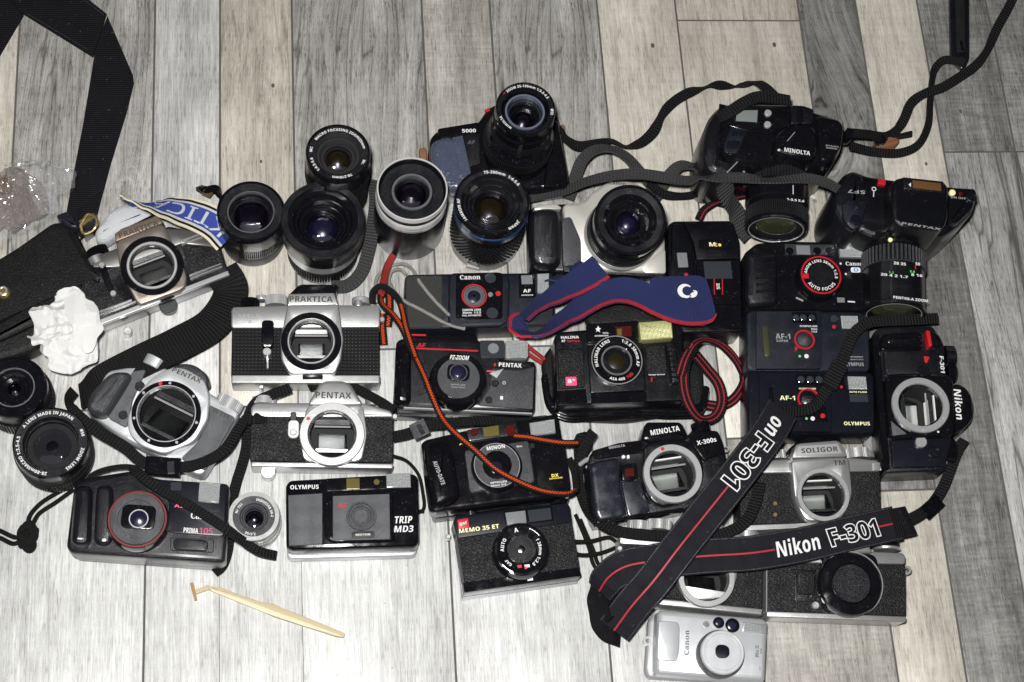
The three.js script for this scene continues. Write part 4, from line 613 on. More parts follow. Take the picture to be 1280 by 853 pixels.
{ // clamshell compact seen end up
  const t = new Thing('compact_camera', 'black plastic compact camera with yellow logo and two red bars, half under the blue lanyard', 'camera', { c: K11, a: [20, 440], b: [280, 436], w: 0.04, pitch: 0 });
  t.s_('body_shell', M.black, [[16, 60], [32, 46], [236, 44], [250, 56], [270, 120], [280, 430], [266, 440], [30, 442], [18, 430]], 0.001, 0.036, { r: 0.003, b: 0.002 });
  t.s_('side_rail', M.black, [[28, 56], [66, 52], [100, 120], [112, 180], [112, 340], [28, 340]], 0.034, 0.043, { r: 0.003, b: 0.003 }); t.s_('end_block', M.black, [[72, 50], [236, 48], [266, 122], [268, 180], [116, 184], [104, 120]], 0.034, 0.041, { b: 0.002, r: 0.002 }); t.s_('end_slope', M.gloss, [106, 56, 222, 78], 0.04, 0.0425, { b: 0.001 });
  t.s_('logo_recess', M.gloss, [122, 112, 248, 148], 0.04, 0.0418, { r: 0.003 }); t.text('M', M.paleYellow, [172, 130], 22, 15, 0.0419); t.text('c', M.yellow, [186, 132], 9, 12, 0.0419); t.disc('logo_dot', M.yellow, [199, 131], 6, 0.041, 0.0422);
  t.s_('sliding_cover', M.gloss, [[116, 186], [272, 184], [276, 342], [116, 344]], 0.034, 0.0395, { r: 0.002 }); t.s_('grey_window', M.window, [140, 190, 245, 250], 0.039, 0.0408, { b: 0.0006 }); for (const x of [179, 208]) t.bar('red_bar', M.red, [x, 252], [x + 1, 308], 4, 0.039, 0.0402); t.text('DX', M.white, [193, 279], 12, 22, 0.0396);
  t.s_('viewfinder', M.windowPale, [46, 158, 88, 210], 0.042, 0.0442, { r: 0.001 }); t.s_('lower_block', M.gloss, [150, 350, 282, 428], 0.034, 0.0385, { r: 0.002 }); t.disc('red_lamp', M.red, [80, 236], 7, 0.042, 0.0442);
}
{ // black compact with round red ringed lens cover
  const t = new Thing('compact_camera', 'black compact camera with ribbed grip and red circle marked AUTO FOCUS', 'camera', { c: K11, a: [296, 356], b: [724, 366], w: 0.036, pitch: 1 });
  t.s_('body_shell', M.gloss, [[286, 160], [330, 124], [420, 116], [716, 122], [726, 134], [724, 356], [712, 366], [300, 358], [284, 330]], 0.001, 0.036, { r: 0.004, b: 0.003 });
  t.s_('hand_grip', M.satin, [[296, 150], [404, 150], [410, 340], [310, 346], [292, 320]], 0.03, 0.045, { r: 0.008, b: 0.007, bs: 5 }); for (let i = 0; i < 6; i++) t.bar('grip_rib', M.satin, [330, 176 + i * 24], [398, 168 + i * 24], 10, 0.043, 0.0468, { b: 0.001 });
  t.s_('window_bar', M.window, [[430, 128], [606, 130], [604, 168], [432, 166]], 0.034, 0.0378, { b: 0.0006 }); t.s_('viewfinder', M.windowPale, [470, 132, 522, 166], 0.037, 0.0386, { b: 0.0004 }); for (const x of [448, 546, 590]) t.disc('focus_window', M.glass, [x, 152], 14, 0.037, 0.0392);
  t.s_('flash_window', M.flash, [622, 128, 710, 176], 0.032, 0.0392, { b: 0.001 });
  const c = [558, 240]; t.lathe('lens_turret', M.gloss, c, 0.05, [[80, 0.034], [80, 0.047], [76, 0.05], [73, 0.0502], [0, 0.0502]]); t.ring('red_ring', M.red, c, 66, 71, 0.05, 0.0512, { h: 0.05 }); t.disc('lens_cover', M.satin, c, 44, 0.05, 0.0512, { h: 0.05 }); t.arc('CANON LENS 38mm 1:2.8', M.white, c, 53, 0.0503, 7.5, 4, { h: 0.05 }); t.arc('AUTO FOCUS', M.white, c, 54, 0.0503, 9, 180, { h: 0.05, flip: 1 }); t.s_('red_tab', M.red, [494, 232, 516, 250], 0.05, 0.0512, { b: 0.0002 });
  t.text('Canon', M.white, [677, 199], 62, 14, 0.0361, { font: 'serif' }); const lb = t.s_('logo_badge', M.white, [664, 211, 700, 230], 0.0358, 0.0365, { r: 0.002, b: 0.0001 }); t.text('D', M.blue, [683, 221], 16, 12, 0.0365, { p: lb }); t.disc('self_timer_lamp', M.white, [648, 234], 4, 0.035, 0.0366); t.disc('self_timer_lamp', M.white, [629, 197], 4, 0.035, 0.0366);
  t.s_('base_window', M.windowPale, [616, 318, 644, 336], 0.0355, 0.037, { b: 0.0003 }); t.bar('white_mark', M.white, [654, 332], [680, 334], 5, 0.0355, 0.0366); t.bar('chrome_line', M.greyLight, [470, 318], [496, 330], 6, 0.0355, 0.037);
}
for (const [y, kind] of [[0, 0], [1, 1]]) { // the two weatherproof compacts
  if (!y) {
    const t = new Thing('compact_camera', 'navy blue compact camera with olive grip pill and red ringed domed lens', 'camera', { c: K11, a: [296, 576], b: [732, 582], w: 0.038, pitch: 0 });
    t.s_('body_shell', M.navy, [[294, 374], [308, 360], [700, 368], [730, 376], [736, 570], [722, 582], [308, 578], [294, 566]], 0.001, 0.036, { r: 0.004, b: 0.003 }); t.s_('front_cover', M.navy, [[328, 366], [560, 366], [560, 572], [328, 572]], 0.034, 0.0385, { r: 0.002, b: 0.0008 });
    t.s_('grip_pill', M.olive, [347, 417, 383, 530], 0.038, 0.0425, { r: 0.006, b: 0.002 }); t.s_('window_bar', M.gloss, [456, 370, 546, 410], 0.038, 0.0398, { b: 0.0005 }); for (const x of [470, 496, 526]) t.dome('focus_window', M.window, [x, 390], 12, 0.0398, 0.0012);
    const c = [500, 468]; t.ring('red_ring', M.red, c, 31, 36, 0.038, 0.0402); t.dome('lens_dome', M.grey, c, 27, 0.0392, 0.005); t.s_('red_tail', M.red, [[466, 492], [476, 500], [466, 512]], 0.038, 0.0392, { b: 0 });
    t.text('AF-1', M.greyLight, [423, 457], 52, 20, 0.0386); t.text('SUPER', M.greyLight, [421, 473], 42, 8, 0.0386); t.text('OLYMPUS LENS', M.white, [514, 421], 62, 6, 0.0386); t.text('35mm', M.white, [534, 431], 22, 6, 0.0386); t.text('1:2.8', M.white, [534, 440], 20, 6, 0.0386);
    t.s_('flash_window', M.flash, [630, 382, 694, 428], 0.034, 0.0382, { b: 0.0008 }); t.disc('sensor_lens', M.window, [606, 392], 13, 0.034, 0.0378); t.disc('red_mark', M.red, [606, 421], 7, 0.035, 0.037); t.disc('lamp', M.green, [484, 526], 5, 0.038, 0.0396); t.disc('lamp', M.white, [508, 526], 8, 0.038, 0.0396);
    t.text('OLYMPUS', M.greyLight, [672, 556], 76, 13, 0.0361); t.text('WEATHERPROOF', M.inkGrey, [684, 530], 48, 5, 0.0361); t.text('QUARTZ DATE', M.inkGrey, [686, 540], 46, 5, 0.0361);
  } else {
    const t = new Thing('compact_camera', 'dark navy compact camera with pale yellow lettering, partly under the strap end', 'camera', { c: K11, a: [302, 798], b: [750, 802], w: 0.038, pitch: 0 });
    t.s_('body_shell', M.navyDark, [[298, 592], [312, 580], [736, 584], [748, 598], [752, 790], [738, 802], [316, 800], [300, 786]], 0.001, 0.036, { r: 0.004, b: 0.003 }); t.s_('front_cover', M.navyDark, [[338, 584], [594, 586], [598, 796], [340, 794]], 0.034, 0.0385, { r: 0.002, b: 0.0008 }); t.s_('grip_pill', M.gloss, [373, 636, 398, 734], 0.038, 0.0415, { r: 0.004, b: 0.0015 });
    t.s_('window_bar', M.gloss, [470, 590, 572, 630], 0.038, 0.0398, { b: 0.0005 }); for (const x of [488, 520, 552]) t.dome('focus_window', M.window, [x, 610], 13, 0.0398, 0.0012); const c = [516, 680]; t.ring('red_ring', M.red, c, 35, 40, 0.038, 0.0402); t.dome('lens_dome', M.satin, c, 30, 0.0392, 0.004); t.text('OLYMPUS LENS', M.paleYellow, [510, 643], 60, 6, 0.0386);
    t.text('AF-1', M.paleYellow, [439, 676], 54, 16, 0.0386); t.text('OLYMPUS', M.paleYellow, [686, 767], 92, 13, 0.0361); t.s_('flash_window', M.flash, [654, 598, 724, 644], 0.034, 0.0382, { b: 0.0008 }); t.text('AUTO FLASH', M.paleYellow, [690, 655], 62, 6, 0.0361); t.s_('sensor_plate', M.gloss, [620, 604, 648, 644], 0.034, 0.0375, { b: 0.0004 }); t.disc('red_mark', M.red, [632, 636], 6, 0.036, 0.038); t.s_('date_window', M.window, [660, 662, 728, 690], 0.035, 0.0372, { b: 0.0004 });
    t.s_('lower_panel', M.gloss, [486, 706, 582, 760], 0.037, 0.0392, { b: 0.0004 }); t.disc('lamp', M.green, [508, 748], 5, 0.038, 0.0402); t.disc('lamp', M.white, [530, 748], 8, 0.038, 0.0402); t.disc('red_mark', M.red, [566, 738], 9, 0.038, 0.0402);
  }
}
{ // silver zoom compact at the bottom
  const t = new Thing('compact_camera', 'silver compact zoom camera with round white lens cover, lower edge of the group', 'camera', { c: [800, 750, 7.53], a: [160, 690], b: [1180, 768], w: 0.036, pitch: 2 });
  t.s_('back_shell', M.greyLight, [[112, 150], [190, 80], [1190, 180], [1180, 770], [110, 706], [80, 640]], 0.001, 0.016, { at: 0.03, r: 0.008, b: 0.003 });
  t.s_('front_shell', M.silver, [[168, 120], [196, 92], [1170, 174], [1208, 212], [1184, 760], [1150, 776], [180, 696], [152, 650]], 0.012, 0.036, { r: 0.009, b: 0.005, bs: 4 });
  t.s_('grip_panel', M.silver, [[176, 196], [360, 208], [376, 260], [372, 480], [348, 580], [164, 570]], 0.034, 0.0375, { r: 0.003, b: 0.001 });
  const c = [778, 496]; t.lathe('lens_turret', M.grey, c, 0.05, [[222, 0.034], [222, 0.043], [214, 0.0465], [206, 0.047]]); t.lathe('lens_barrel', M.silver, c, 0.05, [[206, 0.044], [205, 0.0494], [198, 0.05], [176, 0.05], [174, 0.0492], [168, 0.0492], [166, 0.05], [0, 0.05]]); t.s_('lens_shutter', M.navyDark, [[712, 450], [740, 422], [800, 424], [842, 452], [846, 520], [814, 552], [744, 552], [710, 520]], 0.0496, 0.0506, { r: 0.006, b: 0.0002 });
  t.ring('lens_trim', M.chrome, c, 195, 203, 0.049, 0.0506, { h: 0.05 });
  t.disc('self_timer_lamp', M.chrome, [626, 230], 30, 0.034, 0.0372); t.disc('lamp_glass', M.windowPale, [628, 230], 20, 0.036, 0.0378); t.disc('focus_window', M.gloss, [744, 214], 52, 0.034, 0.0395); t.dome('focus_glass', M.glassBlue, [744, 214], 34, 0.0395, 0.001); t.disc('viewfinder', M.gloss, [874, 240], 66, 0.034, 0.0395); t.dome('viewfinder_glass', M.glassBlue, [868, 244], 42, 0.0395, 0.001);
  t.s_('flash_frame', M.chrome, [[968, 210], [1196, 230], [1192, 322], [964, 300]], 0.034, 0.0372, { b: 0.0006 }); t.s_('flash_window', M.flash, [[984, 218], [1150, 234], [1146, 312], [980, 296]], 0.036, 0.0382, { b: 0.0006 });
  t.text('Canon', M.greyMid, [440, 404], 232, 44, 0.0361, { rot: 90, font: 'serif' }); t.text('90u II', M.greyMid, [1102, 488], 110, 34, 0.0361, { rot: 90 }); t.text('ZOOM', M.greyMid, [1140, 488], 50, 14, 0.0361, { rot: 90 }); t.text('AiAF', M.greyMid, [1130, 650], 40, 12, 0.0361, { rot: 90 });
  t.ring('strap_lug', M.chrome, [76, 388], 22, 44, 0.012, 0.017);
}

// ---------------------------------------------------------------- cameras with lenses
{ // autofocus SLR on its back, long zoom standing up
  const t = new Thing('slr_camera', 'black SLR with bluish tape on its grip and a tall zoom lens upright', 'camera', { c: K5, a: [300, 500], b: [846, 482], w: 0.034, pitch: 3 });
  t.s_('body_shell', M.gloss, [[256, 286], [278, 250], [330, 232], [460, 212], [500, 150], [540, 130], [760, 140], [800, 190], [842, 440], [848, 478], [720, 490], [340, 498], [262, 490]], 0.001, 0.034, { r: 0.006, b: 0.004 });
  t.s_('hand_grip', M.tape, [[262, 286], [340, 262], [400, 290], [430, 480], [330, 492], [272, 420]], 0.028, 0.05, { r: 0.008, b: 0.006, bs: 5 }); t.s_('tape_strip', M.tape, [[352, 274], [396, 264], [442, 470], [396, 480]], 0.034, 0.0508, { b: 0.0008 }); t.s_('top_cover', M.gloss, [[290, 236], [462, 208], [466, 262], [300, 284]], 0.02, 0.0375, { r: 0.003, b: 0.0015 });
  t.s_('front_cover', M.satin, [[398, 262], [468, 252], [472, 380], [420, 400]], 0.03, 0.037, { b: 0.001 }); t.s_('side_cover', M.gloss, [[762, 200], [798, 196], [842, 440], [836, 476], [730, 484], [740, 440]], 0.03, 0.042, { r: 0.006, b: 0.005 });
  t.text('5000', M.white, [422, 246], 58, 16, 0.0376); t.text('AF', M.greyMid, [432, 294], 30, 16, 0.0372, { shear: 0.2 }); t.s_('red_accent', M.red, [[488, 156], [506, 148], [512, 160], [492, 168]], 0.03, 0.0352);
  for (const p of [[234, 318], [818, 222]]) t.s_('strap_lug', M.tan, [[p[0] - 18, p[1] - 26], [p[0] + 12, p[1] - 30], [p[0] + 16, p[1] + 24], [p[0] - 14, p[1] + 28]], 0.008, 0.016, { at: 0.03, r: 0.002 });
  const ln = new Thing('zoom_lens_axis', '', '', { c: K5, a: [600, 150], b: [730, 150], w: 0.122, pitch: 0 }); scene.remove(ln.g); names.delete('zoom_lens_axis');
  const c = [660, 150], h = 0.122, R = 126, L0 = ln.L(...c, h).applyMatrix4(ln.g.matrixWorld).applyMatrix4(t.inv), k = ln.k(...c, h);
  const lensGroup = t.add('zoom_lens', M.gloss, latheGeo([[1.14, 0.03], [1.18, 0.05], [1.18, 0.066], [1.06, 0.07], [1.02, 0.074], [1.02, 0.1], [0.97, 0.102], [1.0, 0.108], [1.0, 0.1145]].map(([r, y]) => [r * R * k, y])));
  lensGroup.position.set(L0.x, 0, L0.z); lensGroup.quaternion.setFromAxisAngle(V3(1, 0, 0), -3 * Math.PI / 180); lensGroup.position.y = 0; lensGroup.position.z += 0.118 * Math.sin(3 * Math.PI / 180);
  const sub = { L: () => V3(0, 0, 0), k: () => k, add: t.add.bind(t), __proto__: Thing.prototype, g: t.g };
  lensFront(sub, [0, 0], R, 0.119, { rim: 0.95, name: 0.8, glass: 0.4, depth: 0.02, steps: 3, inMat: M.gloss, letters: [['ZOOM 35-105mm 1:3.5-4.5', 12, 8], ['MINOLTA', -124, 8], ['Ø55', 98, 8]], p: lensGroup });
  sub.ring('pale_ring', M.bump, [0, 0], R * 0.5, R * 0.58, 0.098, 0.106, { p: lensGroup }); sub.ring('pale_ring', mat([0.09, 0.1, 0.14], 0.4), [0, 0], R * 0.6, R * 0.66, 0.102, 0.1125, { p: lensGroup });
  sub.gear('zoom_grip', M.rubber, [0, 0], 0.1, R * 1.2, 0.05, 0.064, 100, 0.0008, { p: lensGroup }); sub.gear('focus_grip', M.rubber, [0, 0], 0.1, R * 1.035, 0.078, 0.09, 100, 0.0006, { p: lensGroup }); sub.disc('red_dot', M.red, [0, 0], 4, 0.1185, 0.1192, { p: lensGroup }).position.set(-R * 0.66 * k, 0, -R * 0.6 * k);
}
{ // silver SLR with standing lens
  const t = new Thing('slr_camera', 'silver and black SLR with a wide black lens pointing up', 'camera', { c: K8, a: [64, 346], b: [512, 366], w: 0.03, pitch: 11 });
  t.s_('body_shell', M.satin, [[58, 150], [70, 128], [160, 118], [240, 116], [320, 60], [460, 70], [500, 130], [514, 356], [500, 366], [72, 344], [58, 330]], 0.001, 0.03, { r: 0.006, b: 0.004 });
  t.s_('silver_front', M.silverWarm, [[166, 118], [236, 116], [262, 86], [316, 46], [400, 42], [470, 80], [508, 140], [512, 300], [470, 350], [300, 344], [196, 300]], 0.022, 0.036, { r: 0.008, b: 0.003 }); t.s_('silver_side', M.silverWarm, [[430, 330], [480, 290], [512, 270], [514, 352], [440, 350]], 0.03, 0.0365, { r: 0.003 });
  t.s_('hand_grip', M.satin, [[58, 130], [166, 126], [166, 334], [60, 330]], 0.012, 0.052, { r: 0.013, b: 0.01, bs: 6 }); t.s_('grip_cap', M.silverWarm, [[72, 134], [92, 122], [150, 120], [166, 132], [160, 138], [76, 142]], 0.02, 0.046, { r: 0.003 }); t.s_('dark_cheek', M.grey, [[166, 170], [196, 160], [230, 240], [232, 320], [170, 330]], 0.03, 0.038, { r: 0.004 });
  t.text('Canon', M.ink, [352, 51], 56, 11, 0.0362, { font: 'serif', rot: -2 });
  const c = [396, 172], h = 0.094, R = 120; t.lathe('mount_ring', M.chrome, c, h, [[1.06 * R, 0.034], [1.06 * R, 0.041], [1.0 * R, 0.0425], [0.9 * R, 0.0425]]); const ls = t.lathe('lens', M.black, c, h, [[0.98 * R, 0.04], [1.0 * R, 0.044], [1.0 * R, 0.064], [0.9 * R, 0.067], [0.9 * R, 0.072], [0.98 * R, 0.076], [0.98 * R, 0.088]]);
  lensFront(t, c, R, h, { rim: 0.92, name: 0.74, glass: 0.34, depth: 0.012, steps: 2, p: ls, glassMat: M.glassBlue, inMat: M.gloss, nameMat: M.black }); t.gear('zoom_grip', M.rubber, c, h, R * 1.015, 0.045, 0.063, 110, 0.0008, { p: ls });
  t.s_('base_strip', M.black, [[170, 330], [512, 350], [512, 366], [172, 346]], 0.004, 0.0325, { b: 0.001 });
}
// a lens that lies level, pointing away from the camera body along the body's own front
function sideLens(t, p0, p1, wAxis, R, profile, m = M.black) {
  const a = t.L(...p0, wAxis + R), b = t.L(...p1, wAxis + R), len = b.z - a.z, ax = (a.x + b.x) / 2;
  const place = (g) => { g.rotateX(Math.PI / 2); g.translate(ax, wAxis, a.z); return g; };
  const o = t.add('lens', m, place(latheGeo(profile.map(([r, y]) => [r * R, y * len]))));
  return { o, len, ax, z0: a.z, R, wAxis, turn: (name, mm, pr) => t.add(name, mm, place(latheGeo(pr.map(([r, y]) => [r * R, y * len]))), o), gear: (name, mm, r, y0, y1, n, d) => { const g = gearGeo(r * R, y0 * len, y1 * len, n, d); g.rotateX(Math.PI); g.translate(0, (y0 + y1) * len, 0); return t.add(name, mm, place(g), o); } };
}
{ // autofocus SLR standing on its base, seen from above
  const t = new Thing('slr_camera', 'black SLR standing upright with grey display on top, lens crossed by grey strap', 'camera', { c: K9, a: [100, 420], b: [740, 500], w: 0.07, pitch: 0 });
  t.s_('body_shell', M.gloss, [[160, 160], [210, 142], [520, 150], [620, 186], [740, 222], [764, 250], [766, 300], [740, 390], [690, 450], [560, 440], [320, 450], [200, 440], [150, 300]], 0.001, 0.078, { r: 0.008, b: 0.008, bs: 5 });
  t.s_('hand_grip', M.satin, [[66, 350], [82, 270], [112, 196], [160, 150], [212, 138], [200, 260], [170, 400], [230, 440], [300, 450], [240, 500], [110, 490], [74, 440]], 0.001, 0.075, { r: 0.016, b: 0.012, bs: 6 });
  t.s_('top_deck', M.gloss, [[200, 172], [400, 168], [500, 180], [510, 250], [400, 300], [300, 290], [190, 260]], 0.06, 0.081, { r: 0.005, b: 0.002 });
  t.s_('prism_hump', M.gloss, [[430, 300], [500, 240], [600, 246], [640, 300], [620, 420], [470, 400], [420, 380]], 0.06, 0.094, { r: 0.006, b: 0.006, bs: 4 }); t.s_('hot_shoe', M.satin, [[508, 160], [560, 162], [610, 180], [606, 250], [500, 250]], 0.075, 0.09, { r: 0.002 }); t.s_('shoe_rail', M.black, [[536, 164], [560, 164], [556, 248], [530, 248]], 0.089, 0.0925, {});
  t.s_('right_shoulder', M.gloss, [[620, 200], [738, 224], [762, 256], [752, 360], [690, 440], [640, 430]], 0.06, 0.083, { r: 0.008, b: 0.006 });
  t.s_('display', mat([0.16, 0.18, 0.17], 0.2, 0, { clear: 0.8 }), [[238, 186], [340, 184], [336, 242], [232, 236]], 0.08, 0.0822, { b: 0.0004 }); for (const p of [[390, 196], [388, 252]]) t.disc('function_button', M.greyLight, p, 17, 0.08, 0.084);
  const pn = t.s_('control_panel', M.navy, [[172, 356], [206, 272], [224, 262], [290, 264], [286, 286], [250, 380], [230, 396], [180, 392]], 0.07, 0.0795, { r: 0.005, b: 0.0015 }); t.s_('panel_key', M.navyDark, [[196, 332], [254, 332], [240, 374], [188, 370]], 0.079, 0.0812, { r: 0.002, p: pn }); t.s_('panel_key', M.navyDark, [[222, 280], [246, 280], [240, 308], [214, 308]], 0.079, 0.0812, { p: pn }); t.s_('panel_key', M.navyDark, [[254, 282], [278, 282], [270, 308], [248, 308]], 0.079, 0.0812, { p: pn }); t.text('AE', M.white, [262, 272], 24, 8, 0.0796, { p: pn });
  t.text('MINOLTA', M.white, [530, 386], 124, 22, 0.0942, { rot: -2 }); t.text('DYNAX', M.greyLight, [700, 360], 62, 7, 0.0832); t.text('3000i', M.greyLight, [696, 370], 54, 8, 0.0832); t.bar('white_line', M.greyLight, [482, 334], [520, 290], 4, 0.093, 0.0944); t.bar('white_line', M.greyLight, [190, 486], [246, 430], 5, 0.07, 0.0762); t.text('3000', M.greyLight, [252, 482], 50, 10, 0.0722);
  const L = sideLens(t, [474, 408], [462, 700], 0.044, 0.0305, [[0, -0.1], [1.0, -0.1], [1.0, 0.06], [0.98, 0.1], [0.98, 0.34], [1.02, 0.36], [1.02, 0.6], [0.97, 0.62], [0.97, 0.66], [1.0, 0.7], [1.0, 0.98], [0.97, 1.0], [0.88, 1.0], [0.86, 0.96], [0.66, 0.88], [0.62, 0.86]]);
  L.gear('zoom_grip', M.rubber, 1.01, 0.12, 0.32, 60, 0.0012); L.gear('focus_grip', M.rubber, 1.02, 0.72, 0.94, 90, 0.0008); L.turn('front_element', M.glassGold, [[0.84, 0.9], [0.6, 0.95], [0.3, 0.985], [0, 0.99]]); L.turn('front_trim', M.steel, [[0.9, 1.002], [0.87, 1.004], [0.86, 0.99]]);
  t.bar('index_line', M.white, [511, 548], [511, 592], 4, 0.0745, 0.0752); t.text('1-3.5 5.6', M.white, [522, 622], 84, 12, 0.0742); t.text('28', M.white, [606, 606], 22, 14, 0.066, { rot: -30 });
}
{ // second upright SLR with pop-up flash head
  const t = new Thing('slr_camera', 'black SLR standing upright with boxy amber windowed prism, green and white lens scales', 'camera', { c: K10, a: [160, 330], b: [760, 400], w: 0.07, pitch: 0 });
  t.s_('body_shell', M.black, [[160, 180], [200, 128], [244, 108], [290, 132], [410, 150], [660, 180], [780, 190], [796, 214], [776, 300], [700, 370], [640, 412], [420, 390], [330, 420], [270, 390], [170, 330], [150, 260]], 0.001, 0.074, { r: 0.008, b: 0.008, bs: 5 });
  t.s_('hand_grip', M.satin, [[150, 290], [148, 220], [186, 140], [240, 108], [292, 130], [300, 200], [290, 300], [250, 400], [200, 372]], 0.001, 0.08, { r: 0.012, b: 0.01, bs: 5 });
  const pn = t.s_('control_panel', M.navy, [[188, 262], [210, 244], [290, 250], [300, 272], [276, 366], [240, 380], [196, 340]], 0.07, 0.0825, { r: 0.006, b: 0.003 }); t.disc('shutter_button', M.satin, [262, 268], 20, 0.082, 0.086, { p: pn }); t.disc('dial_button', M.navyDark, [250, 334], 24, 0.082, 0.085, { p: pn });
  t.s_('flash_housing', M.black, [[408, 176], [428, 152], [470, 142], [640, 162], [662, 186], [660, 340], [632, 384], [446, 368], [412, 330]], 0.05, 0.1, { r: 0.006, b: 0.004, bs: 4 });
  t.s_('amber_frame', M.satin, [[456, 146], [640, 166], [646, 218], [462, 200]], 0.098, 0.1025, { r: 0.002, b: 0.001 }); t.s_('amber_display', mat([0.11, 0.055, 0.02], 0.2, 0, { clear: 1 }), [[500, 160], [628, 174], [630, 208], [504, 194]], 0.102, 0.1034, { b: 0.0004 }); t.s_('arrow_mark', M.white, [[484, 180], [494, 172], [494, 190]], 0.102, 0.103, { b: 0 });
  t.s_('front_block', M.black, [[290, 290], [400, 300], [440, 380], [330, 430], [280, 390]], 0.02, 0.07, { r: 0.006, b: 0.004 }); t.s_('right_shoulder', M.gloss, [[664, 190], [780, 194], [792, 216], [770, 290], [700, 352], [660, 350]], 0.06, 0.082, { r: 0.006, b: 0.004 }); t.disc('timer_button', M.paleYellow, [680, 214], 14, 0.081, 0.0845); t.text('ON OFF', M.greyLight, [704, 240], 66, 10, 0.0822); t.disc('rewind_dial', M.satin, [764, 236], 22, 0.08, 0.085); t.disc('red_lamp', M.windowRed, [716, 220], 10, 0.081, 0.083);
  t.text('SF7', M.greyLight, [252, 213], 76, 17, 0.0802, { rot: 182 }); t.s_('main_switch', M.red, [[350, 154], [384, 158], [382, 182], [348, 176]], 0.07, 0.0785, { r: 0.001 }); t.ring('key_symbol', M.white, [330, 200], 7, 10, 0.073, 0.0746); t.bar('key_symbol', M.white, [330, 208], [328, 234], 4, 0.073, 0.0746); t.s_('switch_track', M.gloss, [346, 186, 388, 230], 0.07, 0.0762, { r: 0.002 });
  t.text('PENTAX', M.greyLight, [540, 366], 172, 10, 0.1002, { shear: 0.5, rot: -3 });
  const L = sideLens(t, [462, 384], [460, 704], 0.046, 0.0305, [[0, -0.1], [0.94, -0.1], [0.94, 0.08], [0.92, 0.14], [0.98, 0.16], [1.0, 0.18], [1.0, 0.4], [0.97, 0.44], [0.97, 0.94], [1.0, 0.96], [0.98, 1.0], [0.86, 1.0], [0.84, 0.96], [0.7, 0.9], [0.66, 0.88]]);
  L.gear('zoom_grip', M.grey, 1.035, 0.19, 0.42, 46, 0.0014); L.turn('front_element', M.glassGold, [[0.82, 0.9], [0.6, 0.95], [0.3, 0.985], [0, 0.99]]); L.gear('aperture_ring', M.black, 0.955, 0.0, 0.1, 60, 0.0006); L.turn('front_trim', M.steel, [[0.88, 1.002], [0.86, 1.005], [0.84, 0.99]]);
  const top = 0.0765; t.text('32 22 16 11 8 5.6', M.green, [450, 404], 100, 13, top - 0.0012); t.disc('red_mark', M.red, [546, 400], 10, top - 0.003, top - 0.0012); t.disc('index_mark', M.paleYellow, [404, 424], 10, top - 0.003, top - 0.0008); t.text('28 35', M.white, [444, 532], 54, 13, top - 0.0006); t.text('50', M.white, [524, 534], 20, 13, top - 0.001); t.text('20 4 2 1.7', M.white, [420, 586], 120, 12, top - 0.0006); t.text('1.2', M.green, [406, 572], 22, 10, top - 0.0004); t.text('0.8', M.green, [500, 568], 22, 10, top - 0.0004); t.text('8 16', M.white, [520, 584], 50, 12, top - 0.0006); t.bar('red_line', M.red, [515, 540], [515, 556], 5, top - 0.002, top - 0.0006); t.text('PENTAX-A ZOOM', M.white, [492, 690], 152, 13, top - 0.0005);
}
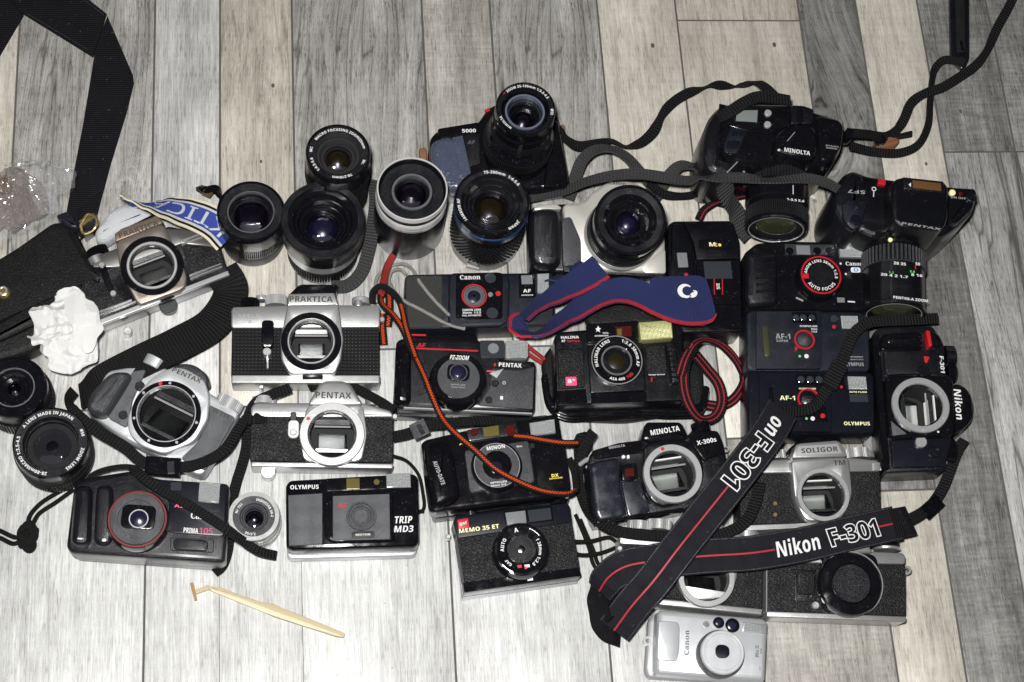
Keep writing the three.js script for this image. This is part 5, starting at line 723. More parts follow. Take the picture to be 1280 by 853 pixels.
// ---------------------------------------------------------------- bodies without lenses, right side
{ // SLR turned a quarter, prism to the right
  const t = new Thing('slr_camera', 'black SLR body turned on its side with red grip stripe and open steel mount', 'camera', { c: K12, a: [118, 160], b: [166, 742], w: 0.034, pitch: 3 });
  const c = [325, 448], hole = [325, 448, 104], hw = 0.046;
  t.s_('body_shell', M.satin, [[116, 120], [160, 96], [380, 96], [430, 180], [440, 330], [468, 500], [462, 600], [434, 740], [160, 752], [146, 700]], 0.001, 0.032, { hole, hw, r: 0.004, b: 0.003 });
  t.s_('base_rail', M.gloss, [[110, 140], [140, 130], [190, 730], [160, 750]], 0.004, 0.0345, { b: 0.002 });
  t.s_('hand_grip', M.gloss, [[152, 122], [338, 112], [350, 140], [346, 186], [162, 190]], 0.02, 0.05, { r: 0.01, b: 0.009, bs: 5 }); t.s_('red_stripe', M.red, [[348, 114], [366, 118], [378, 186], [362, 190]], 0.028, 0.042, { r: 0.002 }); t.s_('grip_end', M.gloss, [[366, 112], [410, 130], [430, 182], [380, 190]], 0.01, 0.038, { r: 0.006, b: 0.004 });
  t.s_('front_cover', M.satin, [[158, 208], [396, 204], [406, 306], [170, 316]], 0.03, 0.0358, { r: 0.003 }); t.s_('lower_cover', M.navyDark, [[190, 606], [450, 592], [436, 722], [200, 728]], 0.03, 0.0358, { r: 0.003 });
  t.s_('lens_housing', M.gloss, [[166, 330], [186, 318], [446, 316], [470, 340], [476, 560], [460, 588], [206, 596], [186, 580]], 0.03, 0.0425, { hole, hw, r: 0.005, b: 0.002 }); t.s_('name_corner', M.greyMid, [[192, 520], [262, 578], [200, 586]], 0.042, 0.0438, { b: 0.0004 });
  t.s_('prism_hump', M.gloss, [[470, 352], [500, 350], [540, 376], [562, 430], [560, 506], [536, 540], [478, 582]], 0.004, 0.036, { r: 0.005, b: 0.005 }); t.s_('name_plate', M.gloss, [[472, 368], [508, 372], [514, 556], [480, 572]], 0.02, 0.0395, { r: 0.002, b: 0.001 });
  throat(t, c, 128, 99, 0.0455, 0.006, { flange: M.steel, screws: 6, bright: 1 }); t.text('Nikon', M.white, [493, 448], 140, 34, 0.0396, { rot: 0, shear: 0.1 }); t.text('F-301', M.white, [419, 270], 78, 18, 0.0326, { shear: 0.15 }); t.s_('red_mark', M.red, [[338, 230], [366, 236], [352, 264], [342, 256]], 0.035, 0.0366, { r: 0.001 });
  t.disc('focus_button', M.steel, [328, 612], 25, 0.034, 0.04); t.ring('sync_socket', M.black, [388, 656], 20, 28, 0.034, 0.038); t.disc('lock_button', M.black, [342, 298], 28, 0.034, 0.042); t.knob('shutter_dial', M.black, [448, 236], 0.018, 0.011, 0.009, { n: 36 }); t.knob('film_dial', M.gloss, [456, 306], 0.018, 0.01, 0.008); t.disc('white_dot', M.white, [403, 568], 5, 0.042, 0.0432); t.knob('rewind_knob', M.gloss, [452, 654], 0.016, 0.0115, 0.008, { n: 36 });
  t.disc('strap_lug', M.chrome, [446, 692], 9, 0.016, 0.022, { h: 0.03 });
}
{ // black SLR with bluish grip
  const t = new Thing('slr_camera', 'black SLR body with bluish grip, small red window and open steel mount', 'camera', { c: K13, a: [118, 652], b: [620, 574], w: 0.032, pitch: 5 });
  const c = [545, 368], hole = [545, 368, 132], hw = 0.046;
  t.s_('body_shell', M.black, [[68, 300], [96, 236], [240, 196], [372, 178], [640, 150], [650, 124], [800, 126], [830, 200], [850, 300], [862, 520], [620, 574], [116, 654], [90, 600]], 0.001, 0.032, { hole, hw, r: 0.004, b: 0.0025 });
  t.s_('hand_grip', M.bump, [[72, 306], [230, 276], [260, 300], [250, 420], [296, 612], [130, 640], [104, 600]], 0.028, 0.041, { r: 0.008, b: 0.005, bs: 4 }); t.s_('grip_cover', M.bump, [[252, 414], [360, 410], [420, 580], [296, 612]], 0.028, 0.0355, { r: 0.003 });
  t.s_('top_plate', M.gloss, [[98, 238], [240, 196], [366, 180], [380, 250], [106, 290]], 0.01, 0.035, { r: 0.003, b: 0.0015 }); t.s_('right_plate', M.gloss, [[650, 130], [798, 128], [838, 250], [720, 300], [640, 190]], 0.01, 0.035, { r: 0.003, b: 0.0015 });
  t.s_('prism_hump', M.gloss, [[366, 176], [396, 84], [410, 76], [584, 76], [604, 92], [640, 168], [560, 196], [420, 200]], 0.004, 0.036, { r: 0.004, b: 0.004 }); t.s_('lens_housing', M.black, [[384, 200], [640, 180], [706, 260], [722, 400], [640, 520], [480, 560], [400, 500], [370, 380]], 0.03, 0.0425, { hole, hw, r: 0.008, b: 0.002 });
  throat(t, c, 165, 130, 0.0465, 0.008, { flange: M.steel, screws: 5, dot: -12, bright: 1 }); t.text('MINOLTA', M.white, [500, 128], 166, 30, 0.0362, { rot: 1 }); t.text('X-300s', M.white, [733, 188], 112, 25, 0.0352, { rot: 3 }); t.text('MINOLTA', M.inkGrey, [230, 218], 92, 14, 0.0352, { rot: 1 });
  t.s_('sensor_frame', M.gloss, [[252, 322], [342, 308], [352, 396], [262, 410]], 0.032, 0.0415, { r: 0.002 }); t.s_('red_window', M.windowRed, [[274, 342], [324, 336], [330, 382], [282, 388]], 0.041, 0.0428, { b: 0.0006 }); t.disc('timer_symbol', M.white, [268, 274], 10, 0.032, 0.0358); t.s_('timer_symbol', M.white, [[286, 264], [302, 262], [304, 284], [288, 286]], 0.032, 0.0358, { r: 0.001 });
  t.knob('shutter_dial', M.gloss, [700, 112], 0.018, 0.009, 0.009); t.ring('strap_lug', M.chrome, [842, 232], 10, 18, 0.014, 0.018); t.ring('strap_lug', M.chrome, [96, 348], 8, 16, 0.02, 0.024); t.s_('bottom_plate', M.gloss, [[112, 634], [600, 560], [604, 576], [118, 656]], 0.004, 0.034, { b: 0.001 });
}
{ // chrome SLR reading SOLIGOR
  const t = new Thing('slr_camera', 'chrome SLR body with framed nameplate and two brass sockets on pebbled covering', 'camera', { c: K14, a: [78, 440], b: [662, 412], w: 0.032, pitch: 5 });
  const c = [425, 290], hole = [425, 290, 92], hw = 0.046;
  t.s_('body_shell', M.leather, [[84, 200], [658, 192], [662, 398], [84, 414]], 0.002, 0.0318, { hole, hw, r: 0.003 }); t.s_('back_plate', M.black, [[100, 160], [650, 150], [656, 406], [92, 432]], 0.0005, 0.007, { at: 0.02 });
  t.s_('top_plate', M.satinChrome, [[90, 164], [160, 150], [290, 144], [530, 138], [640, 148], [658, 160], [659, 194], [84, 204]], 0.004, 0.0335, { hole, hw, r: 0.003, b: 0.0015 }); t.s_('bottom_plate', M.satinChrome, [[80, 416], [662, 396], [662, 412], [78, 440]], 0.003, 0.0335, { b: 0.001, r: 0.001 });
  t.s_('prism_hump', M.gloss, [[276, 130], [300, 84], [366, 46], [420, 48], [500, 80], [530, 136]], 0.005, 0.032, { r: 0.006, b: 0.005 }); t.s_('name_plate', M.satinChrome, [[296, 140], [312, 86], [330, 80], [480, 68], [498, 78], [524, 134]], 0.02, 0.044, { r: 0.003, b: 0.001 }); t.s_('name_inset', M.greyLight, [[312, 130], [322, 92], [484, 80], [502, 122]], 0.042, 0.0448, { r: 0.001, b: 0.0003 });
  t.s_('lens_housing', M.satinChrome, [[292, 146], [530, 136], [544, 292], [516, 362], [492, 392], [356, 400], [326, 350], [306, 290]], 0.03, 0.043, { hole, hw, r: 0.006, b: 0.0015 }); throat(t, c, 108, 89, 0.0465, 0.008, { flange: M.steel, screws: 6, bright: 1 });
  t.text('SOLIGOR', M.ink, [409, 107], 150, 20, 0.0449, { rot: 1 }); t.text('TM', M.ink, [490, 160], 48, 20, 0.0432); for (const y of [326, 372]) t.disc('sync_socket', M.brass, [228, y], 9, 0.031, 0.034); t.knob('rewind_knob', M.chrome, [232, 130], 0.018, 0.009, 0.008, { n: 30 }); t.knob('shutter_dial', M.chrome, [560, 126], 0.018, 0.0115, 0.009, { n: 40 }); t.knob('wind_lever', M.chrome, [600, 130], 0.014, 0.008, 0.006); t.knob('wind_lever_tip', M.steel, [216, 118], 0.012, 0.004, 0.006);
  t.ring('strap_lug', M.chrome, [650, 182], 7, 13, 0.018, 0.022); t.s_('side_trim', M.chrome, [[626, 160], [658, 158], [658, 190], [628, 192]], 0.02, 0.0342, { b: 0.0005 });
}
{ // SLR with a black body cap
  const t = new Thing('slr_camera', 'chrome and black SLR with a round glossy body cap over its mount', 'camera', { c: K14, a: [192, 792], b: [766, 816], w: 0.032, pitch: 5 });
  t.s_('body_shell', M.leather, [[196, 566], [762, 576], [764, 790], [194, 770]], 0.002, 0.0318, { r: 0.003 }); t.s_('back_plate', M.black, [[202, 540], [756, 546], [760, 804], [200, 786]], 0.0005, 0.007, { at: 0.02 });
  t.s_('top_plate', M.satinChrome, [[194, 540], [400, 520], [640, 524], [752, 530], [762, 544], [762, 576], [194, 568]], 0.004, 0.0335, { r: 0.003, b: 0.0015 }); t.s_('bottom_plate', M.satinChrome, [[192, 768], [766, 790], [766, 814], [192, 792]], 0.003, 0.0335, { b: 0.0015, r: 0.002 });
  t.s_('prism_hump', M.satinChrome, [[430, 528], [470, 470], [600, 474], [632, 530]], 0.006, 0.042, { r: 0.004, b: 0.003 }); t.text('CERST', M.ink, [545, 495], 86, 18, 0.0421); t.s_('lens_housing', M.black, [[424, 528], [644, 534], [660, 640], [640, 770], [430, 766], [414, 640]], 0.03, 0.042, { r: 0.008, b: 0.002 });
  const c = [540, 655]; const cap = t.lathe('body_cap', M.gloss, c, 0.054, [[128, 0.042], [128, 0.05], [124, 0.0525], [100, 0.054], [82, 0.054], [79, 0.0528], [0, 0.0528]]); t.disc('cap_disc', M.satin, c, 78, 0.0525, 0.0548, { h: 0.054, p: cap });
  t.ring('mount_edge', M.chrome, c, 126, 130, 0.0415, 0.0432, { h: 0.0432 }); t.s_('lever_recess', M.black, [[306, 596], [396, 600], [396, 730], [308, 726]], 0.03, 0.0328, { b: 0.0004 }); const lv = t.s_('timer_lever', M.leather, [[316, 604], [390, 606], [390, 700], [318, 698]], 0.032, 0.0365, { r: 0.002 }); t.bar('lever_line', M.grey, [326, 626], [326, 660], 5, 0.036, 0.0372, { p: lv }); t.disc('lever_pivot', M.chrome, [394, 744], 15, 0.031, 0.037);
  t.knob('shutter_dial', M.gloss, [684, 492], 0.018, 0.0115, 0.012, { n: 36 }); t.knob('dial_ring', M.chrome, [684, 514], 0.018, 0.0125, 0.003); t.knob('rewind_knob', M.chrome, [330, 514], 0.018, 0.009, 0.008, { n: 30 }); t.ring('strap_lug', M.chrome, [768, 600], 8, 18, 0.016, 0.022); t.bar('side_edge', M.chrome, [193, 560], [192, 770], 5, 0.006, 0.032);
}
{ // SLR mostly under the lettered strap
  const t = new Thing('slr_camera', 'silver topped SLR body mostly hidden under the crossed lettered strap', 'camera', { c: K15, a: [158, 478], b: [816, 546], w: 0.032, pitch: 5 });
  const c = [562, 376], hole = [562, 376, 106], hw = 0.046;
  t.s_('body_shell', M.leather, [[164, 218], [820, 250], [818, 520], [160, 456]], 0.002, 0.0318, { hole, hw, r: 0.003 }); t.s_('back_plate', M.black, [[172, 190], [812, 230], [812, 540], [168, 474]], 0.0005, 0.007, { at: 0.02 });
  t.s_('top_plate', M.satinChrome, [[164, 186], [182, 168], [440, 160], [640, 160], [800, 196], [820, 214], [820, 252], [164, 220]], 0.004, 0.0335, { r: 0.003, b: 0.0015, hole, hw }); t.s_('bottom_plate', M.satinChrome, [[160, 452], [818, 518], [816, 546], [158, 480]], 0.003, 0.0335, { b: 0.0015 });
  t.s_('prism_hump', M.satinChrome, [[470, 180], [520, 110], [630, 118], [672, 196]], 0.006, 0.038, { r: 0.004, b: 0.003 }); t.s_('prism_top', M.gloss, [[520, 120], [556, 96], [604, 104], [634, 126]], 0.006, 0.03, { r: 0.003 }); t.text('minolta', M.ink, [590, 150], 92, 24, 0.0381, { font: 'sans', rot: 0 });
  t.s_('lens_housing', M.satinChrome, [[450, 180], [690, 196], [704, 380], [650, 470], [500, 480], [430, 420]], 0.03, 0.041, { hole, hw, r: 0.006, b: 0.0015 }); throat(t, c, 130, 104, 0.0455, 0.008, { flange: M.chrome, screws: 5 });
  t.knob('rewind_knob', M.chrome, [256, 142], 0.018, 0.012, 0.008, { n: 34 }); t.knob('shutter_dial', M.chrome, [344, 138], 0.018, 0.012, 0.009, { n: 40 }); t.knob('wind_lever', M.chrome, [748, 186], 0.018, 0.011, 0.008); t.disc('timer_pivot', M.chrome, [165, 240], 12, 0.031, 0.042); t.bar('timer_lever', M.chrome, [166, 244], [156, 450], 9, 0.031, 0.036); t.bar('side_edge', M.chrome, [834, 300], [836, 552], 6, 0.004, 0.028);
}

// ---------------------------------------------------------------- leather case, bag, tissue, stick
{
  const t = new Thing('leather_camera_case', 'black leather camera case with a brass stud, beside the crumpled tissue', 'camera case', { c: K1, a: [0, 800], b: [300, 690], w: 0.02, pitch: 0 });
  t.s_('case_shell', M.ever, [[-120, 520], [60, 420], [215, 306], [290, 330], [392, 540], [350, 640], [120, 786], [60, 806], [-120, 850]], 0.0005, 0.026, { r: 0.008, b: 0.006, bs: 4 });
  t.s_('case_flap', M.ever, [[-120, 500], [60, 392], [196, 296], [232, 292], [266, 316], [380, 510], [376, 528], [298, 492], [-120, 740]], 0.024, 0.043, { r: 0.008, b: 0.006, bs: 4 });
  t.s_('flap_edge', M.ever, [[-120, 742], [298, 494], [384, 530], [340, 560], [120, 690], [-120, 800]], 0.024, 0.034, { r: 0.004, b: 0.004 });
  const st = t.lathe('stud', M.brass, [10, 560], 0.047, [[26, 0.042], [26, 0.0445], [20, 0.047], [14, 0.0478], [0, 0.0478]]); t.ring('stud_ring', M.steel, [10, 560], 12, 17, 0.046, 0.0486, { h: 0.047, p: st });
  t.s_('side_fold', M.bump, [[208, 270], [262, 250], [300, 318], [268, 320], [232, 292]], 0.001, 0.02, { r: 0.004, b: 0.003 });
}
function crumple(t, name, m, poly, w, { rise = 0.012, amp = 0.01, rings = 12, seg = 72, f = 90, s = 0, flat = true, hole = 0, fine = 0.5 } = {}) {   // a sheet crushed into folds over an outline
  const pts = poly.map(([x, y]) => t.L(x, y, w)), curve = new THREE.CatmullRomCurve3(pts, true, 'centripetal', 0.5), C = pts.reduce((a, b) => a.add(b), V3(0, 0, 0)).divideScalar(pts.length), P0 = [];
  const fold = (x, z) => { let a = 0, k = 1, q = f; for (let i = 0; i < 3; i++) { a += k * (1 - Math.abs(2 * vn(x * q + s + i * 9, z * q + 40 + s) - 1)); k *= fine; q *= 2.3; } return a / (1 + fine + fine * fine); };
  for (let i = 0; i <= rings; i++) for (let j = 0; j < seg; j++) { const r = hole + (1 - hole) * i / rings, o = curve.getPoint(j / seg), x = C.x + (o.x - C.x) * r, z = C.z + (o.z - C.z) * r, jx = (vn(x * 120 + s, z * 120) - 0.5) * 0.006, jz = (vn(x * 120, z * 120 + 70 + s) - 0.5) * 0.006; P0.push(V3(x + jx, w + rise * Math.sqrt(Math.max(0, 1 - r * r)) + amp * (fold(x, z) - 0.35), z + jz)); }
  const pos = []; for (let i = 0; i < rings; i++) for (let j = 0; j < seg; j++) { const a = P0[i * seg + j], b = P0[i * seg + (j + 1) % seg], c = P0[(i + 1) * seg + (j + 1) % seg], d = P0[(i + 1) * seg + j]; for (const q of [a, c, b, a, d, c]) pos.push(q.x, q.y, q.z); }
  const g = new THREE.BufferGeometry(); g.setAttribute('position', new THREE.Float32BufferAttribute(pos, 3)); g.computeVertexNormals(); return t.add(name, m, uvBox(toCreasedNormals(g, flat === true ? 0.45 : flat)));
}
{
  const t = new Thing('crumpled_tissue', 'crumpled white paper tissue lying against the leather case', 'tissue', { c: K1, a: [150, 840], b: [340, 840], w: 0.03, pitch: 0 });
  crumple(t, 'paper', M.paper, [[118, 632], [180, 618], [226, 578], [262, 562], [330, 582], [320, 618], [362, 618], [378, 640], [376, 740], [352, 852], [270, 872], [186, 850], [160, 770], [128, 776], [104, 752], [140, 712]], 0.036, { rise: 0.006, amp: 0.02, f: 34, s: 31, rings: 46, seg: 170, fine: 0.58, flat: 0.6 });
  crumple(t, 'torn_corner', M.paper, [[250, 590], [330, 582], [372, 640], [378, 760], [330, 800], [270, 720]], 0.05, { rise: 0.002, amp: 0.012, f: 36, s: 13, rings: 20, seg: 90, fine: 0.4, flat: 0.8 });
  crumple(t, 'under_fold', M.paper, [[170, 700], [350, 650], [360, 800], [300, 850], [190, 840]], 0.012, { rise: 0.03, amp: 0.01, s: 23 });
}
{
  const t = new Thing('plastic_bag', 'crinkled clear plastic bag with brown tint, on top of the leather case', 'bag', { c: K1, a: [0, 380], b: [200, 300], w: 0.03, pitch: 0 });
  crumple(t, 'brown_wrap', M.filmBrown, [[-60, 200], [0, 128], [50, 112], [120, 130], [170, 190], [170, 270], [90, 320], [-60, 330]], 0.034, { rise: 0.014, amp: 0.02, f: 55, s: 5, rings: 22, seg: 110 });
  crumple(t, 'clear_film', M.film, [[-40, 230], [30, 112], [140, 96], [230, 112], [288, 122], [276, 190], [230, 226], [200, 292], [120, 330], [60, 380], [-40, 400]], 0.042, { rise: 0.02, amp: 0.03, f: 45, s: 9, rings: 24, seg: 120 });
  crumple(t, 'clear_film', M.film, [[110, 160], [180, 150], [225, 190], [215, 250], [150, 262]], 0.066, { rise: 0.002, amp: 0.01, f: 60, s: 19 });
  crumple(t, 'lower_fold', M.filmBrown, [[-30, 260], [40, 200], [120, 220], [110, 290], [40, 340]], 0.02, { rise: 0.02, amp: 0.01, f: 50, s: 29 });
}
{
  const t = new Thing('wooden_stick', 'broken pale wooden stick with splintered head lying on the bare floor', 'stick', { a: [260, 738], b: [400, 738], w: 0.003, pitch: 0 });
  t.s_('shaft', M.wood, [[259, 733], [275, 734], [300, 744], [333, 755], [340, 754], [352, 760], [400, 779], [431, 792], [430, 797], [420, 796], [380, 783], [342, 771], [336, 768], [300, 753], [262, 738]], 0.0003, 0.0042, { r: 0.0008, b: 0.0006 });
  t.s_('split_face', M.woodRaw, [[262, 736], [300, 748], [345, 765], [425, 794], [428, 797], [380, 783], [330, 766], [264, 739]], 0.003, 0.005, { b: 0.0003 }); t.s_('neck', M.wood, [[242, 738], [260, 731], [264, 736], [244, 743]], 0.0003, 0.0032, { b: 0.0004 }); t.s_('splinter', mat([0.3, 0.16, 0.06], 0.8), [[237, 729], [241, 728], [244, 739], [246, 750], [243, 751], [240, 741]], 0.0003, 0.0036, { b: 0.0004 });
}

// ---------------------------------------------------------------- straps and cords
{ // the broad strap at the top left, folded flat
  const t = new Thing('camera_strap', 'broad plain black camera strap, folded flat at a corner, leading to leather case', 'strap', { a: [60, 290], b: [110, 290], w: 0.002, pitch: 0, group: 'camera straps' });
  t.s_('lower_run', M.strapBlack, [[118, 66], [126, 40], [134, 20], [166, 94], [167, 104], [158, 140], [138, 205], [126, 250], [104, 296], [78, 292], [88, 235], [104, 152]], 0.0003, 0.0025, { b: 0.0003, bs: 1 });
  t.s_('upper_run', M.strapBlack, [[24, 14], [6, -12], [94, -14], [133, 17], [116, 71]], 0.0026, 0.0048, { b: 0.0003, bs: 1 }); t.s_('side_run', M.strapBlack, [[-30, 30], [0, -10], [30, -10], [29, 19], [0, 68], [-40, 120]], 0.0003, 0.0025, { b: 0.0003, bs: 1 });
  t.bar('stitching', M.grey, [34, 17], [110, 62], 0.8, 0.0045, 0.0052); t.bar('stitching', M.grey, [100, -4], [129, 18], 0.8, 0.0045, 0.0052);
  t.s_('end_fold', M.strapBlack, [[96, 262], [128, 240], [118, 280], [100, 300]], 0.0026, 0.006, { b: 0.0006 });
  const bk = t.s_('buckle', M.brass, [[98, 276], [116, 266], [120, 270], [102, 282]], 0.02, 0.024, { b: 0.0006 }); t.tube('buckle_ring', M.brass, [[100, 282, 0.028], [110, 268, 0.03], [121, 276, 0.03], [116, 288, 0.028], [104, 292, 0.026], [100, 282, 0.028]], 0.0014, { p: bk }); t.s_('buckle_post', M.satin, [[96, 278], [120, 266], [122, 280], [104, 292]], 0.002, 0.022, { b: 0.001 });
}
{ // blue lettered strap
  const c = crop(80, 180, 5.818), fr = path([[462, 424, 0.036, 82], [540, 432, 0.04, 68], [640, 444, 0.044, 48], [760, 462, 0.047, 26], [900, 500, 0.049, 10], [1020, 545, 0.049, 4], [1120, 605, 0.046, 0], [1200, 690, 0.04, 0]], c, 120), B = new Band('camera_strap', 'blue strap lettered in white with cream and black edges, over the aslant camera', 'strap', fr[0].p, 'camera straps');
  const w = 0.034; B.add('webbing', M.cream, bandGeo(fr, w, 0.0016)); B.add('blue_band', M.blueBand, bandGeo(fr, w * 0.66, 0.0022)); for (const s of [-1, 1]) { B.add('white_line', M.cloth, bandGeo(fr, w * 0.06, 0.0026, { off: s * w * 0.31 })); B.add('black_line', M.web, bandGeo(fr, w * 0.07, 0.0022, { off: s * w * 0.39 })); }
  B.text(fr, 'KTICA', M.cloth, fr.len * 0.93, w * 0.46, { dir: -1, lift: 0.0012, wid: 0.078, font: 'sans' });
  const t = new Thing('cloth_pad', 'white woven shoulder pad of the blue strap, tucked behind the bronze nameplate', 'strap pad', { c: [80, 180, 5.818], a: [230, 660], b: [600, 560], w: 0.03, pitch: 0 });
  t.s_('pad', M.cloth, [[214, 636], [260, 560], [340, 460], [440, 420], [540, 440], [640, 500], [600, 560], [380, 640], [300, 698], [230, 690]], 0.0006, 0.026, { r: 0.008, b: 0.008, bs: 5 });
  const cl = new Band('strap_clip', 'small dark metal strap clip behind the blue lettered strap', 'clip', P(...c(1060, 330), 0)); cl.add('clip', M.gloss, bandGeo(path([[980, 320, 0.006, 30], [1040, 340, 0.012, 0], [1100, 330, 0.014, 10], [1136, 372, 0.006, 40]], c, 30), 0.008, 0.004)); cl.add('clip_ring', M.brass, bandGeo(path([[1010, 350, 0.012], [1070, 376, 0.014]], c, 8), 0.006, 0.002));
}
const SG = 'camera straps';
strap('camera_strap', 'wide ribbed black strap looping under the aslant bronze plated camera', 'strap', [[276, 338, 0.03, -20], [288, 362, 0.026, -10], [268, 402, 0.03, 0], [222, 430, 0.036, 0], [176, 452, 0.036, 0], [130, 476, 0.03, 0], [100, 496, 0.018, -30]], 0.033, M.web, { t: 0.002, n: 110, group: SG });
{ // strap of the tilted silver camera
  const c = crop(...K2), B = strap('camera_strap', 'narrow black strap with a plastic buckle on the tilted grey and silver camera', 'strap', [[262, 168, 0.02, 40], [244, 196, 0.03, 60], [262, 236, 0.038, 30], [340, 306, 0.04, 0], [440, 366, 0.042, 0], [506, 420, 0.034, 0], [580, 438, 0.036, 0], [690, 432, 0.036, 10], [790, 384, 0.038, 10], [850, 300, 0.03, 20], [890, 248, 0.026, 20]], 0.0105, M.web, { c, group: SG, n: 130 });
  const bk = B.add('buckle', M.gloss, bandGeo(path([[516, 432, 0.0395], [640, 440, 0.0395]], c, 6), 0.0165, 0.004)); B.add('buckle_bar', M.satin, bandGeo(path([[606, 420, 0.042], [608, 460, 0.042]], c, 4), 0.006, 0.003), bk);
}
strap('camera_strap', 'ribbed black strap running down past the small silver lens to the floor', 'strap', [[330, 18, 0.03, 20], [250, 48, 0.034, 30], [180, 80, 0.03, 40], [148, 130, 0.026, 30], [138, 200, 0.016, 10], [134, 280, 0.008, 0], [118, 350, 0.006, 0], [90, 440, 0.005, 0], [66, 540, 0.005, 0], [58, 640, 0.005, 10], [50, 740, 0.006, 10], [24, 812, 0.006, 0], [-10, 840, 0.006, 0]], 0.0098, M.web, { c: crop(270, 480, 3.555), group: SG });
strap('camera_strap', 'short strap end across the black covering of the silver camera with white lever', 'strap', [[128, 158, 0.028, 0], [160, 156, 0.034, 0], [228, 152, 0.034, 0]], 0.0105, M.web, { c: crop(270, 480, 3.555), group: SG, n: 20, t: 0.003 });
strap('camera_strap', 'ribbed black strap behind the prism of the silver camera with white lever', 'strap', [[250, 342, 0.026, 30], [330, 332, 0.02, 20], [380, 340, 0.03, 20], [430, 366, 0.034, 20], [480, 396, 0.034, 10], [502, 414, 0.032, 0]], 0.0098, M.web, { c: crop(...K4), group: SG });
{ // buckled strap above the DX compact
  const c = crop(520, 510, 6.56), B = strap('camera_strap', 'ribbed black strap with square buckle, above the compact crossed by orange cord', 'strap', [[-190, 240, 0.02, 0], [-60, 210, 0.024, 0], [80, 150, 0.028, 0], [240, 130, 0.034, 10], [440, 112, 0.036, 20], [640, 108, 0.03, 20], [860, 120, 0.03, 20], [1080, 100, 0.03, 20]], 0.0105, M.web, { c, group: SG });
  const bk = B.add('buckle', M.grey, bandGeo(path([[-30, 208, 0.03], [90, 150, 0.034]], c, 6), 0.0155, 0.004)); B.add('buckle_bar', M.satin, bandGeo(path([[20, 140, 0.0365], [60, 214, 0.036]], c, 4), 0.004, 0.002), bk);
}
strap('camera_strap', 'ribbed black strap end draped down between the hooded lens and the silver rimmed lens', 'strap', [[800, 330, 0.02, 30], [812, 420, 0.02, 10], [800, 540, 0.02, 0], [780, 660, 0.02, 0], [740, 780, 0.016, 10], [680, 840, 0.012, 10], [600, 850, 0.01, 20]], 0.0125, M.webGrey, { c: crop(...K3), group: SG });
{ // wrist cord with a bead
  const B = cord('wrist_strap', 'black double wrist cord with a braided knot lying on the bare floor', [[[92, 606, 0.004], [72, 616, 0.003], [50, 630, 0.003], [37, 645, 0.004], [33, 660, 0.006], [22, 672, 0.004], [0, 664, 0.003], [-16, 658, 0.003]], [[92, 612, 0.004], [70, 628, 0.003], [48, 643, 0.003], [40, 656, 0.005], [30, 670, 0.006], [18, 680, 0.003], [0, 673, 0.003], [-16, 668, 0.003]]], 0.0021, M.cordBlack, { group: 'wrist cords' });
  const o = P(34, 670, 0.009), gs = []; for (let i = 0; i < 5; i++) { const g = new THREE.TorusKnotGeometry(0.0065, 0.0028, 60, 7, 2, 3); g.rotateX(i * 0.9); g.rotateY(i * 1.3); g.scale(0.8, 0.8, 1); g.translate(o.x, o.y, o.z + (i - 2) * 0.0022); gs.push(g.toNonIndexed()); } B.add('knot', M.cordBlack, finish(mergeGeometries(gs), 1));
}
strap('wrist_strap', 'flat black wrist strap across the red ringed compact, ending past the small silver lens', 'strap', [[470, 440, 0.04, 20], [500, 470, 0.05, 10], [560, 514, 0.052, 0], [640, 556, 0.052, 0], [720, 604, 0.052, 0], [800, 656, 0.05, 0], [860, 700, 0.03, 0], [920, 738, 0.022, 0], [980, 754, 0.012, 0]], 0.0085, M.web, { c: crop(...K2), t: 0.003, group: SG });
cord('wrist_strap', 'thin black cord looped over the top of the red ringed compact', [[[300, 500, 0.03], [330, 464, 0.036], [400, 440, 0.04], [470, 438, 0.042], [510, 460, 0.046]]], 0.0022, M.cordBlack, { c: crop(...K2), group: 'wrist cords' });
cord('wrist_strap', 'thin black cord hanging beside the compact camera with speckled grip', [[[500, 545, 0.02], [540, 560, 0.016], [575, 600, 0.01], [588, 650, 0.006], [590, 704, 0.006], [560, 720, 0.006]], [[490, 690, 0.02], [540, 700, 0.008], [592, 712, 0.005]]], 0.0016, M.cordBlack, { c: crop(...K4), group: 'wrist cords' });
